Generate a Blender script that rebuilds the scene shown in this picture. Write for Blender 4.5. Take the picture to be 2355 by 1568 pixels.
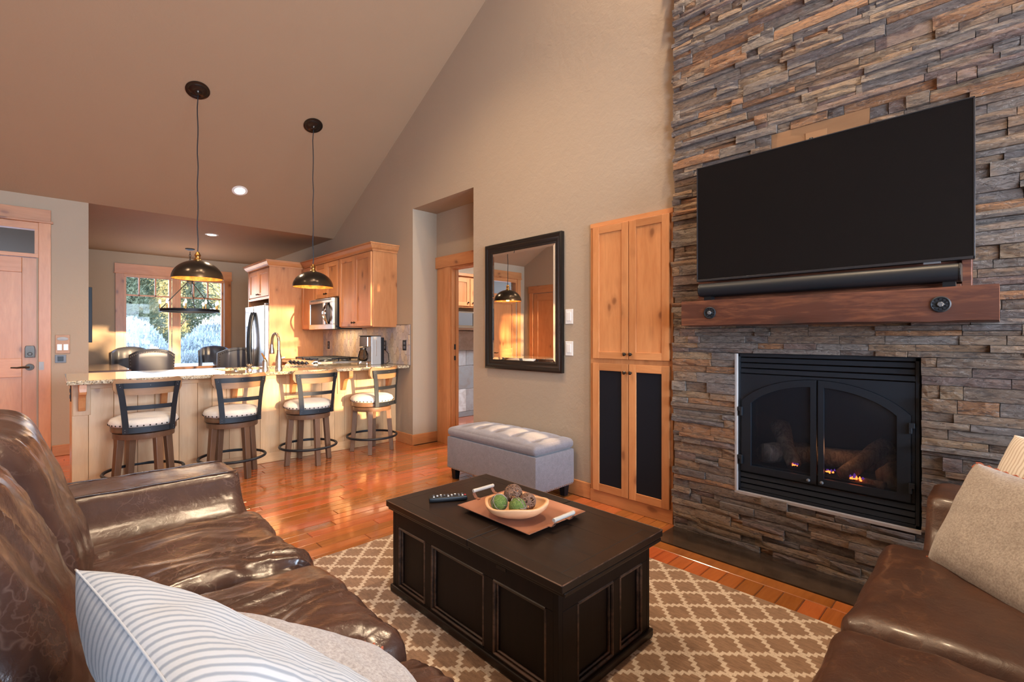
import bpy, bmesh, math, random
from mathutils import Vector, Matrix, noise
random.seed(7)
R = math.radians
for o in list(bpy.data.objects): bpy.data.objects.remove(o)
scene = bpy.context.scene
col = scene.collection

# ------------------------------------------------------------------ camera
cd = bpy.data.cameras.new('camera'); cam = bpy.data.objects.new('camera', cd); col.objects.link(cam)
cam.location = (0, 0, 1.2); cam.rotation_euler = (R(90), 0, R(-44.0))
cd.sensor_width = 36.0; cd.lens = 36.0 * 1094 / 2355; cd.shift_y = -9 / 2355; cd.clip_start = 0.02
scene.camera = cam
vs = scene.view_settings
vs.view_transform = 'Standard'; vs.look = 'None'; vs.gamma = 1.0; vs.use_curve_mapping = False
vs.exposure = 0.5

# ------------------------------------------------------------------ sky, sun, daylight, lamps
w = bpy.data.worlds.new('sky'); scene.world = w; w.use_nodes = True
nt = w.node_tree; bg = nt.nodes['Background']
tc = nt.nodes.new('ShaderNodeTexCoord'); sx = nt.nodes.new('ShaderNodeSeparateXYZ'); cr = nt.nodes.new('ShaderNodeValToRGB')
nt.links.new(tc.outputs['Generated'], sx.inputs[0]); nt.links.new(sx.outputs['Z'], cr.inputs['Fac'])
cr.color_ramp.elements[0].color = (0.62, 0.74, 0.95, 1); cr.color_ramp.elements[0].position = 0.0
cr.color_ramp.elements[1].color = (0.28, 0.45, 0.85, 1); cr.color_ramp.elements[1].position = 0.7
nt.links.new(cr.outputs['Color'], bg.inputs['Color']); bg.inputs['Strength'].default_value = 6.0

def lamp(name, kind, loc, energy, color, rot=None, **kw):
    d = bpy.data.lights.new(name, kind); d.energy = energy; d.color = color
    for k, v in kw.items(): setattr(d, k, v)
    o = bpy.data.objects.new(name, d); col.objects.link(o); o.location = loc
    if rot: o.rotation_euler = rot
    return o
sd = Vector((-0.02, 1.0, -0.085)).normalized()
sun = lamp('sun', 'SUN', (0, -6, 4), 13.5, (1.0, 0.67, 0.36), angle=R(0.6))
sun.rotation_euler = sd.to_track_quat('-Z', 'Y').to_euler()
DAY = (0.64, 0.80, 1.0)
lamp('daylight_window', 'AREA', (-1.3, -3.55, 1.72), 220, DAY, (R(90), 0, 0), shape='RECTANGLE', size=2.2, size_y=1.6)
lamp('daylight_window', 'AREA', (1.72, -3.55, 1.72), 330, DAY, (R(90), 0, 0), shape='RECTANGLE', size=2.2, size_y=1.6)
lamp('daylight_dining', 'AREA', (1.58, 10.0, 1.45), 8, (0.60, 0.76, 1.0), (R(-100), 0, 0), shape='RECTANGLE', size=1.4, size_y=1.5)
WARM = (1.0, 0.66, 0.38)

# ------------------------------------------------------------------ materials
MATS = {}
class N:
    def __init__(s, name):
        s.m = bpy.data.materials.new(name); s.m.use_nodes = True
        s.t = s.m.node_tree; s.b = s.t.nodes['Principled BSDF']; s.out = s.t.nodes['Material Output']
        MATS[name] = s.m
    def n(s, typ, **kw):
        x = s.t.nodes.new('ShaderNode' + typ)
        for k, v in kw.items(): setattr(x, k, v)
        return x
    def l(s, a, b): s.t.links.new(a, b)
    def set(s, **kw):
        for k, v in kw.items():
            key = {'base': 'Base Color', 'rough': 'Roughness', 'metal': 'Metallic', 'coat': 'Coat Weight', 'coatr': 'Coat Roughness',
                   'spec': 'Specular IOR Level', 'sheen': 'Sheen Weight', 'trans': 'Transmission Weight', 'em': 'Emission Color', 'ems': 'Emission Strength', 'ior': 'IOR'}[k]
            s.b.inputs[key].default_value = (tuple(v) + (1,)) if isinstance(v, (tuple, list)) else v
        return s
    def coords(s, scale=(1, 1, 1), rnd=True, rot=None):
        tc = s.n('TexCoord'); mp = s.n('Mapping'); mp.inputs['Scale'].default_value = scale
        if rot: mp.inputs['Rotation'].default_value = rot
        if rnd:
            oi = s.n('ObjectInfo'); sc = s.n('VectorMath', operation='SCALE'); sc.inputs[0].default_value = (13.7, 7.3, 5.1)
            s.l(oi.outputs['Random'], sc.inputs['Scale'])
            ad = s.n('VectorMath', operation='ADD'); s.l(tc.outputs['Object'], ad.inputs[0]); s.l(sc.outputs[0], ad.inputs[1]); s.l(ad.outputs[0], mp.inputs['Vector'])
        else: s.l(tc.outputs['Object'], mp.inputs['Vector'])
        return mp.outputs[0]
    def noise(s, v, scale, detail=3, rough=0.5, dist=0.0):
        x = s.n('TexNoise'); x.inputs['Scale'].default_value = scale; x.inputs['Detail'].default_value = detail
        x.inputs['Roughness'].default_value = rough; x.inputs['Distortion'].default_value = dist
        if v is not None: s.l(v, x.inputs['Vector'])
        return x.outputs['Fac']
    def vor(s, v, scale, feature='F1', out='Distance', rnd=1.0):
        x = s.n('TexVoronoi', feature=feature); x.inputs['Scale'].default_value = scale; x.inputs['Randomness'].default_value = rnd
        if v is not None: s.l(v, x.inputs['Vector'])
        return x.outputs[out]
    def ramp(s, fac, stops, interp='LINEAR'):
        x = s.n('ValToRGB'); x.color_ramp.interpolation = interp; e = x.color_ramp.elements
        while len(e) < len(stops): e.new(0.5)
        for i, (p, c) in enumerate(stops):
            e[i].position = p; e[i].color = (tuple(c) + (1,)) if len(c) == 3 else c
        s.l(fac, x.inputs['Fac']); return x.outputs['Color']
    def mix(s, fac, a, b, mode='MIX'):
        x = s.n('MixRGB', blend_type=mode)
        for k, v in ((0, fac), (1, a), (2, b)):
            if isinstance(v, (int, float)): x.inputs[k].default_value = v
            elif isinstance(v, (tuple, list)): x.inputs[k].default_value = tuple(v) + (1,)
            else: s.l(v, x.inputs[k])
        return x.outputs[0]
    def math(s, op, a, b=0.0, c=0.0, clamp=False):
        x = s.n('Math', operation=op, use_clamp=clamp)
        for k, v in ((0, a), (1, b), (2, c)):
            if isinstance(v, (int, float)): x.inputs[k].default_value = v
            else: s.l(v, x.inputs[k])
        return x.outputs[0]
    def base(s, c): s.l(c, s.b.inputs['Base Color']); return s
    def rough(s, c): s.l(c, s.b.inputs['Roughness']); return s
    def bump(s, h, strength=0.3, dist=0.01):
        x = s.n('Bump'); x.inputs['Strength'].default_value = strength; x.inputs['Distance'].default_value = dist
        s.l(h, x.inputs['Height']); s.l(x.outputs[0], s.b.inputs['Normal']); return s

def plain(name, base, rough=0.5, metal=0.0, **kw):
    return N(name).set(base=base, rough=rough, metal=metal, **kw).m
def paint(name, c):
    m = N(name); v = m.coords(rnd=False)
    a = m.noise(v, 3.0, 3); m.base(m.mix(m.math('MULTIPLY', a, 0.35), c, tuple(x * 0.86 for x in c)))
    h = m.math('ADD', m.noise(v, 14, 4, 0.55, 0.6), m.math('MULTIPLY', m.noise(v, 70, 2), 0.35))
    return m.bump(h, 0.22, 0.012).set(rough=0.75, spec=0.25).m
def wood(name, c1, c2, dark, axis='z', knots=0.75, rough=0.38, streak=1.0, bump=0.06, kscale=3.2, coat=0.0, spec=0.5):
    m = N(name); ax = {'x': 0, 'y': 1, 'z': 2}[axis]
    sc = [1, 1, 1]; sc[ax] = 0.13
    v = m.coords(tuple(sc)); 
    g = m.noise(v, 22, 5, 0.6, 0.9); f = m.noise(v, 90, 3, 0.6, 0.2); big = m.noise(v, 4.5, 2, 0.5, 0.6)
    t = m.math('ADD', m.math('MULTIPLY', g, 0.6 * streak), m.math('ADD', m.math('MULTIPLY', f, 0.25 * streak), m.math('MULTIPLY', big, 0.6)))
    mid = 0.5 * (0.85 * streak + 0.6); c = m.ramp(t, [(mid - 0.27 * streak ** .5, c1), (mid + 0.23 * streak ** .5, c2)])
    if knots:
        s2 = [1, 1, 1]; s2[ax] = 0.55
        kv = m.coords(tuple(s2)); wob = m.n('VectorMath', operation='ADD'); nz = m.n('TexNoise'); nz.inputs['Scale'].default_value = 9
        sb = m.n('VectorMath', operation='SCALE'); sb.inputs['Scale'].default_value = 0.05
        m.l(kv, nz.inputs['Vector']); m.l(nz.outputs['Color'], sb.inputs[0]); m.l(kv, wob.inputs[0]); m.l(sb.outputs[0], wob.inputs[1])
        d = m.vor(wob.outputs[0], kscale * 2.0)
        k = m.ramp(d, [(0.05, (1, 1, 1)), (0.09, (0.8, 0.8, 0.8)), (0.13, (0.32, 0.32, 0.32)), (0.26, (0, 0, 0))])
        c = m.mix(m.math('MULTIPLY', k, knots), c, dark)
    oi = m.n('ObjectInfo'); hv = m.n('HueSaturation'); m.l(c, hv.inputs['Color'])
    m.l(m.math('MULTIPLY_ADD', oi.outputs['Random'], 0.3, 0.85), hv.inputs['Value']); m.base(hv.outputs[0])
    m.bump(t, bump, 0.004).set(rough=rough, coat=coat, coatr=0.15, spec=spec)
    return m.m

WALL = paint('wall_paint', (0.40, 0.305, 0.215)); CEIL = paint('ceiling_paint', (0.36, 0.232, 0.138))
AL1, AL2, ALD = (0.60, 0.268, 0.102), (0.42, 0.152, 0.049), (0.15, 0.045, 0.015)
ALZ = wood('alder_vertical', AL1, AL2, ALD, 'z'); ALX = wood('alder_along_x', AL1, AL2, ALD, 'x'); ALY = wood('alder_along_y', AL1, AL2, ALD, 'y')
PEN = wood('pale_alder_vertical', (0.70, 0.45, 0.24), (0.58, 0.33, 0.15), (0.22, 0.09, 0.04), 'z', 0.75, kscale=2.6)
PENX = wood('pale_alder_along_x', (0.70, 0.45, 0.24), (0.58, 0.33, 0.15), (0.22, 0.09, 0.04), 'x', 0.5)
STW = wood('stool_rail_wood', (0.36, 0.2, 0.095), (0.22, 0.11, 0.05), (0.06, 0.03, 0.015), 'x', 0.0, 0.45)
STL = wood('stool_leg_wood', (0.20, 0.105, 0.055), (0.11, 0.055, 0.03), (0.04, 0.02, 0.01), 'z', 0.0, 0.4)
BEAM = wood('mantel_wood', (0.30, 0.10, 0.040), (0.085, 0.024, 0.012), (0.025, 0.012, 0.007), 'y', 0.9, 0.5, 1.5, 0.4, 2.0)
NICHE = wood('niche_plywood', (0.30, 0.15, 0.065), (0.24, 0.11, 0.045), (0.1, 0.05, 0.02), 'y', 0.0, 0.6)
TBX = wood('black_brown_along_y', (0.020, 0.011, 0.007), (0.008, 0.0045, 0.003), (0.008, 0.004, 0.003), 'y', 0.0, 0.34, 1.2, 0.10, spec=0.35)
TBZ = wood('black_brown_vertical', (0.013, 0.006, 0.004), (0.005, 0.0026, 0.002), (0.008, 0.004, 0.003), 'z', 0.0, 0.5, 1.2, 0.10, spec=0.22)
TBE = wood('black_brown_worn_edge', (0.17, 0.085, 0.05), (0.02, 0.010, 0.007), (0.03, 0.02, 0.01), 'y', 0.0, 0.42, 1.4, 0.1)
BOWL = wood('bowl_wood', (0.62, 0.36, 0.19), (0.45, 0.23, 0.11), (0.2, 0.1, 0.05), 'y', 0.0, 0.6)

def floor_mat():
    m = N('floor_plank_wood'); v = m.coords((0.12, 1, 1))
    g = m.noise(v, 24, 5, 0.6, 1.0); big = m.noise(v, 5, 2, 0.5, 0.5)
    t = m.math('ADD', m.math('MULTIPLY', g, 0.6), m.math('MULTIPLY', big, 0.5))
    c = m.ramp(t, [(0.35, (0.44, 0.130, 0.034)), (0.8, (0.26, 0.064, 0.015))])
    oi = m.n('ObjectInfo'); hv = m.n('HueSaturation'); m.l(c, hv.inputs['Color'])
    m.l(m.math('MULTIPLY_ADD', oi.outputs['Random'], 0.50, 0.70), hv.inputs['Value'])
    m.l(m.math('MULTIPLY_ADD', oi.outputs['Random'], -0.02, 0.51), hv.inputs['Hue']); m.base(hv.outputs[0])
    h = m.math('ADD', m.noise(m.coords((0.5, 1, 1)), 9, 2), m.math('MULTIPLY', g, 0.15))
    m.bump(h, 0.12, 0.006).set(rough=0.15, coat=0.5, coatr=0.06, spec=0.5)
    return m.m
FLOOR = floor_mat()
SUB = plain('floor_gap', (0.06, 0.02, 0.008), 0.6)
def stone_mat(name='ledger_stone'):
    m = N(name)
    at = m.n('Attribute'); at.attribute_name = 'rnd'
    v0 = m.n('TexCoord').outputs['Object']
    sc = m.n('VectorMath', operation='MULTIPLY'); m.l(v0, sc.inputs[0]); sc.inputs[1].default_value = (1, 1, 3.2)
    of = m.n('VectorMath', operation='SCALE'); of.inputs[0].default_value = (17, 9, 23); m.l(at.outputs['Fac'], of.inputs['Scale'])
    ad = m.n('VectorMath', operation='ADD'); m.l(sc.outputs[0], ad.inputs[0]); m.l(of.outputs[0], ad.inputs[1]); v = ad.outputs[0]
    c = m.ramp(at.outputs['Fac'], [(0.0, (0.216, 0.145, 0.101)), (0.12, (0.232, 0.184, 0.154)), (0.24, (0.292, 0.175, 0.101)), (0.34, (0.189, 0.150, 0.128)), (0.46, (0.313, 0.209, 0.136)), (0.56, (0.216, 0.141, 0.114)),
        (0.66, (0.254, 0.199, 0.158)), (0.78, (0.335, 0.160, 0.075)), (0.86, (0.178, 0.145, 0.132)), (0.94, (0.335, 0.218, 0.128))], 'CONSTANT')
    n1 = m.noise(v, 5, 4, 0.6, 0.8); n2 = m.noise(v, 26, 6, 0.75, 0.6)
    c = m.mix(m.ramp(n1, [(0.54, (0, 0, 0)), (0.76, (0.55, 0.55, 0.55))]), c, (0.27, 0.13, 0.06))
    c = m.mix(m.ramp(n2, [(0.36, (0.8, 0.8, 0.8)), (0.52, (0, 0, 0))]), c, (0.065, 0.05, 0.045))
    c = m.mix(m.ramp(m.noise(v, 15, 5, 0.7, 1.8), [(0.56, (0, 0, 0)), (0.72, (0.75, 0.75, 0.75))]), c, (0.40, 0.34, 0.29))
    m.base(c); m.bump(m.math('ADD', n2, m.math('MULTIPLY', n1, 0.8)), 1.0, 0.018).set(rough=0.62, spec=0.35)
    return m.m
STONE = stone_mat()
MORTAR = plain('stone_backing', (0.10, 0.085, 0.075), 0.9)
GROUT = plain('pale_mortar', (0.36, 0.31, 0.28), 0.9)
def granite():
    m = N('granite'); v = m.coords(rnd=False)
    c = m.ramp(m.vor(v, 130, 'F1', 'Color'), [(0.0, (0.05, 0.04, 0.03)), (0.2, (0.42, 0.33, 0.21)), (0.5, (0.52, 0.44, 0.31)), (0.78, (0.30, 0.20, 0.11)), (0.9, (0.62, 0.56, 0.46))], 'CONSTANT')
    c = m.mix(m.ramp(m.noise(v, 60, 3), [(0.55, (0, 0, 0)), (0.66, (0.8, 0.8, 0.8))]), c, (0.12, 0.09, 0.07))
    return m.base(c).set(rough=0.08, coat=0.3, coatr=0.03).m
GRAN = granite()
def leather(name, c1, c2, crack, rough=0.33, cs=16.0):
    m = N(name); v = m.coords()
    nz = m.n('TexNoise'); nz.inputs['Scale'].default_value = 7; nz.inputs['Detail'].default_value = 3; m.l(v, nz.inputs['Vector'])
    sb = m.n('VectorMath', operation='SCALE'); sb.inputs['Scale'].default_value = 0.16; m.l(nz.outputs['Color'], sb.inputs[0])
    ad = m.n('VectorMath', operation='ADD'); m.l(v, ad.inputs[0]); m.l(sb.outputs[0], ad.inputs[1])
    c = m.ramp(m.noise(v, 5, 4, 0.6, 0.5), [(0.3, c1), (0.7, c2)])
    def vein(sc, wd, dist):
        a = m.math('ABSOLUTE', m.math('SUBTRACT', m.noise(v, sc, 3, 0.5, dist * 0.2), 0.5)); return m.ramp(a, [(0.0, (1, 1, 1)), (wd, (0, 0, 0))])
    k = m.math('MAXIMUM', m.math('MULTIPLY', vein(cs * 0.6, 0.016, 1.4), m.ramp(m.noise(v, 3.5, 2), [(0.45, (0, 0, 0)), (0.6, (1, 1, 1))])), m.math('MULTIPLY', vein(cs * 1.5, 0.020, 1.0), m.ramp(m.noise(v, 6, 2), [(0.45, (0, 0, 0)), (0.6, (0.8, 0.8, 0.8))])))
    c = m.mix(m.math('MULTIPLY', k, 0.30), c, crack); m.base(c)
    h = m.math('ADD', m.math('MULTIPLY', m.noise(v, 34, 4, 0.6, 0.4), 0.5), m.math('MULTIPLY', m.noise(v, 7, 3, 0.5, 0.5), 1.2))
    m.bump(h, 0.28, 0.014).set(rough=rough, coat=0.22, coatr=0.2, spec=0.5)
    return m.m
LEA = leather('sofa_leather', (0.038, 0.017, 0.0115), (0.074, 0.035, 0.024), (0.19, 0.11, 0.08), 0.26)
LEB = leather('loveseat_leather', (0.034, 0.012, 0.006), (0.068, 0.025, 0.011), (0.20, 0.085, 0.036), 0.48, 13.0)
def fabric(name, c1, c2, scale=420, rough=0.9, bump=0.25):
    m = N(name); v = m.coords()
    a = m.noise(v, scale, 2, 0.7); b = m.noise(v, 30, 3)
    t = m.math('ADD', m.math('MULTIPLY', a, 0.8), m.math('MULTIPLY', b, 0.2))
    return m.base(m.ramp(t, [(0.35, c1), (0.7, c2)])).bump(a, bump, 0.002).set(rough=rough, sheen=0.25, spec=0.2).m
OTT = fabric('ottoman_fabric', (0.15, 0.135, 0.145), (0.27, 0.245, 0.26), 330)
CREAM = fabric('stool_linen', (0.60, 0.53, 0.45), (0.74, 0.68, 0.60), 300)
FELT = fabric('felt_wool', (0.25, 0.215, 0.19), (0.44, 0.395, 0.36), 170)
NAVY = plain('dining_chair_leather', (0.055, 0.06, 0.075), 0.38)
def stripes(name, c1, c2, freq):
    m = N(name); uv = m.n('UVMap').outputs[0]; sp = m.n('SeparateXYZ'); m.l(uv, sp.inputs[0])
    f = m.math('FRACT', m.math('MULTIPLY', sp.outputs['X'], freq))
    d = m.math('ABSOLUTE', m.math('SUBTRACT', f, 0.5))
    k = m.ramp(d, [(0.08, (0.9, 0.9, 0.9)), (0.16, (0.6, 0.6, 0.6)), (0.27, (0, 0, 0))])
    c = m.mix(k, c1, c2); v = m.coords()
    return m.base(c).bump(m.noise(v, 260, 2), 0.15, 0.002).set(rough=0.9, sheen=0.2, spec=0.2).m
STRP = stripes('blue_ticking', (0.45, 0.465, 0.485), (0.205, 0.235, 0.275), 27)
STRB = stripes('tan_ticking', (0.66, 0.61, 0.55), (0.46, 0.38, 0.31), 34)
THREAD = plain('rust_thread', (0.36, 0.085, 0.035), 0.8)
def rug_mat():
    m = N('trellis_rug'); v = m.coords(rnd=False); sp = m.n('SeparateXYZ')
    nz = m.n('TexNoise'); nz.inputs['Scale'].default_value = 60; m.l(v, nz.inputs['Vector'])
    sb = m.n('VectorMath', operation='SCALE'); sb.inputs['Scale'].default_value = 0.008; m.l(nz.outputs['Color'], sb.inputs[0])
    ad = m.n('VectorMath', operation='ADD'); m.l(v, ad.inputs[0]); m.l(sb.outputs[0], ad.inputs[1]); m.l(ad.outputs[0], sp.inputs[0])
    X = m.math('DIVIDE', m.math('SUBTRACT', sp.outputs['X'], 2.099), 0.150); Y = m.math('DIVIDE', m.math('SUBTRACT', sp.outputs['Y'], 0.907), 0.152)
    u = m.math('ADD', X, Y); q = m.math('SUBTRACT', X, Y)
    def line(a, b):
        wig = m.math('MULTIPLY', m.math('SUBTRACT', m.math('PINGPONG', m.math('MULTIPLY', b, 4.0), 0.5), 0.25), 0.24)
        f = m.math('FRACT', m.math('ADD', m.math('ADD', a, wig), 0.5))
        return m.math('ABSOLUTE', m.math('SUBTRACT', f, 0.5))
    d = m.math('MINIMUM', line(u, q), line(q, u))
    k = m.ramp(d, [(0.068, (1, 1, 1)), (0.10, (0, 0, 0))])
    s2 = m.coords((1, 0.25, 1), rnd=False)
    br = m.ramp(m.noise(s2, 120, 3, 0.6), [(0.3, (0.165, 0.095, 0.057)), (0.7, (0.27, 0.165, 0.105))])
    cr_ = m.ramp(m.noise(v, 200, 2), [(0.3, (0.44, 0.35, 0.27)), (0.7, (0.60, 0.50, 0.41))])
    m.base(m.mix(k, br, cr_)); m.bump(m.math('ADD', m.noise(v, 260, 2), m.math('MULTIPLY', k, 0.3)), 0.5, 0.004).set(rough=0.95, sheen=0.3, spec=0.1)
    return m.m
RUG = rug_mat()
BLK = plain('black_iron', (0.022, 0.026, 0.032), 0.45, 0.5)
BLKM = plain('black_matte_steel', (0.012, 0.015, 0.020), 0.45, 0.2, spec=0.35)
DKB = plain('dark_bronze', (0.035, 0.026, 0.020), 0.22, 0.7)
PLASTIC = plain('black_plastic', (0.009, 0.009, 0.010), 0.4, spec=0.3)
SCREEN = plain('tv_screen', (0.006, 0.005, 0.005), 0.22, 0.0, spec=0.2)
GREYP = plain('grey_plastic', (0.10, 0.10, 0.105), 0.4)
STEEL = plain('stainless_steel', (0.56, 0.54, 0.51), 0.24, 1.0)
STEELB = plain('brushed_nickel', (0.50, 0.47, 0.43), 0.28, 1.0)
CHROME = plain('chrome', (0.7, 0.7, 0.7), 0.08, 1.0)
SILV = plain('nailhead_silver', (0.75, 0.68, 0.58), 0.25, 1.0)
BRASS = plain('aged_brass', (0.45, 0.25, 0.08), 0.3, 1.0)
PEWT = plain('dull_pewter', (0.30, 0.28, 0.26), 0.55, 0.4)
WHITE = plain('white_plastic', (0.78, 0.76, 0.72), 0.35)
COPPER = plain('copper_tray', (0.40, 0.18, 0.11), 0.34, 0.45)
COPW = plain('copper_plate', (0.22, 0.09, 0.035), 0.4, 0.4)
BLADE = plain('speaker_cloth', (0.006, 0.008, 0.013), 0.6, spec=0.2)
HEARTH = N('hearth_slate'); _v = HEARTH.coords(rnd=False)
HEARTH.base(HEARTH.ramp(HEARTH.noise(_v, 9, 5, 0.65, 0.4), [(0.3, (0.022, 0.014, 0.010)), (0.75, (0.060, 0.038, 0.025))])).set(rough=0.22, coat=0.2); HEARTH = HEARTH.m
def gold():
    m = N('gold_leaf'); v = m.coords(); n1 = m.noise(v, 28, 4, 0.7)
    return m.base(m.ramp(n1, [(0.3, (0.35, 0.11, 0.02)), (0.65, (0.85, 0.42, 0.10))])).set(rough=0.6, metal=0.15).m
GOLD = gold()
def emit_mat(name, c, s):
    return N(name).set(base=(0, 0, 0), em=c, ems=s).m
BULB = emit_mat('bulb_glow', (1.0, 0.78, 0.52), 14.0)
DISC = emit_mat('downlight_glow', (1.0, 0.88, 0.7), 25.0)
FLAME = emit_mat('flame_orange', (1.0, 0.14, 0.02), 6.0); FLAMEB = emit_mat('flame_blue', (0.22, 0.06, 0.55), 0.5)
MIRR = plain('mirror_silver', (0.88, 0.86, 0.82), 0.0, 1.0)
def glass(name, tint=(1, 1, 1), refl=1.0, rough=0.0):
    m = N(name); tr = m.n('BsdfTransparent'); tr.inputs[0].default_value = tuple(tint) + (1,)
    gl = m.n('BsdfGlossy'); gl.inputs['Roughness'].default_value = rough
    fr = m.n('Fresnel'); fr.inputs[0].default_value = 1.45; mx = m.n('MixShader')
    m.l(m.math('MULTIPLY', fr.outputs[0], refl), mx.inputs[0]); m.l(tr.outputs[0], mx.inputs[1]); m.l(gl.outputs[0], mx.inputs[2]); m.l(mx.outputs[0], m.out.inputs[0])
    return m.m
GLASS = glass('window_glass', refl=0.2); FGLASS = glass('fireplace_glass', (0.75, 0.79, 0.86), rough=0.12); CARAFE = glass('carafe_glass', (0.55, 0.5, 0.45))
def screen_mesh():
    m = N('spark_mesh'); uvc = m.n('TexCoord').outputs['Object']; sp = m.n('SeparateXYZ'); m.l(uvc, sp.inputs[0])
    a = m.math('SINE', m.math('MULTIPLY', m.math('ADD', sp.outputs['Y'], sp.outputs['Z']), 1100)); b = m.math('SINE', m.math('MULTIPLY', m.math('SUBTRACT', sp.outputs['Y'], sp.outputs['Z']), 1100))
    k = m.math('GREATER_THAN', m.math('MULTIPLY', a, b), -0.25)
    m.set(base=(0.025, 0.032, 0.045), rough=0.45, metal=0.4); m.l(m.math('MULTIPLY_ADD', k, 0.30, 0.14), m.b.inputs['Alpha'])
    return m.m
MESHM = screen_mesh()
def log_mat():
    m = N('ceramic_log'); v = m.coords((1, 1, 0.3)); n1 = m.noise(v, 40, 4, 0.7, 0.8)
    return m.base(m.ramp(n1, [(0.3, (0.05, 0.04, 0.034)), (0.7, (0.24, 0.19, 0.15))])).bump(n1, 0.8, 0.02).set(rough=0.9).m
LOG = log_mat()
def tile_mat(name, cols, scale):
    m = N(name); oi = m.n('ObjectInfo'); v = m.coords()
    c = m.ramp(oi.outputs['Random'], [(i / len(cols), c) for i, c in enumerate(cols)], 'CONSTANT')
    n1 = m.noise(v, scale, 4, 0.6, 1.0); c = m.mix(m.ramp(n1, [(0.4, (0, 0, 0)), (0.75, (0.6, 0.6, 0.6))]), c, (0.20, 0.15, 0.12))
    return m.base(c).bump(n1, 0.25, 0.006).set(rough=0.4).m
TILE = tile_mat('backsplash_stone_tile', [(0.55, 0.46, 0.38), (0.46, 0.39, 0.35), (0.58, 0.46, 0.33), (0.42, 0.36, 0.35), (0.52, 0.39, 0.27)], 14)
HTILE = tile_mat('hall_slate_tile', [(0.30, 0.32, 0.34), (0.45, 0.48, 0.50), (0.55, 0.58, 0.60), (0.22, 0.24, 0.26)], 8)
TGROUT = plain('tile_grout', (0.16, 0.12, 0.095), 0.9)
def moss():
    m = N('moss'); v = m.coords(); n1 = m.noise(v, 160, 4, 0.8)
    return m.base(m.ramp(n1, [(0.3, (0.03, 0.055, 0.01)), (0.55, (0.13, 0.19, 0.035)), (0.75, (0.26, 0.26, 0.09))])).bump(n1, 1.0, 0.006).set(rough=0.95).m
MOSS = moss(); TWIG = plain('brown_twig', (0.17, 0.085, 0.05), 0.7); TWIGG = plain('grey_twig', (0.24, 0.18, 0.14), 0.8)
WRAP = plain('grey_cane_wrap', (0.42, 0.38, 0.33), 0.6)
def leaf_mat(name, c1, c2):
    m = N(name); v = m.coords(); n1 = m.noise(v, 3.0, 3)
    return m.base(m.ramp(n1, [(0.35, c1), (0.7, c2)])).set(rough=0.8, spec=0.2).m
SAGE = leaf_mat('sage_leaves', (0.38, 0.42, 0.40), (0.62, 0.64, 0.58)); JUN = leaf_mat('juniper_needles', (0.16, 0.20, 0.12), (0.42, 0.42, 0.24))
BARK = plain('bark', (0.12, 0.09, 0.07), 0.9); DIRT = plain('dry_ground', (0.42, 0.37, 0.30), 0.95)
TABLE2 = plain('dining_table_top', (0.16, 0.09, 0.06), 0.1, coat=0.5); BUFT = plain('buffet_top', (0.10, 0.05, 0.03), 0.2, coat=0.4); BUFW = plain('buffet_white', (0.62, 0.58, 0.52), 0.5)

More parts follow.
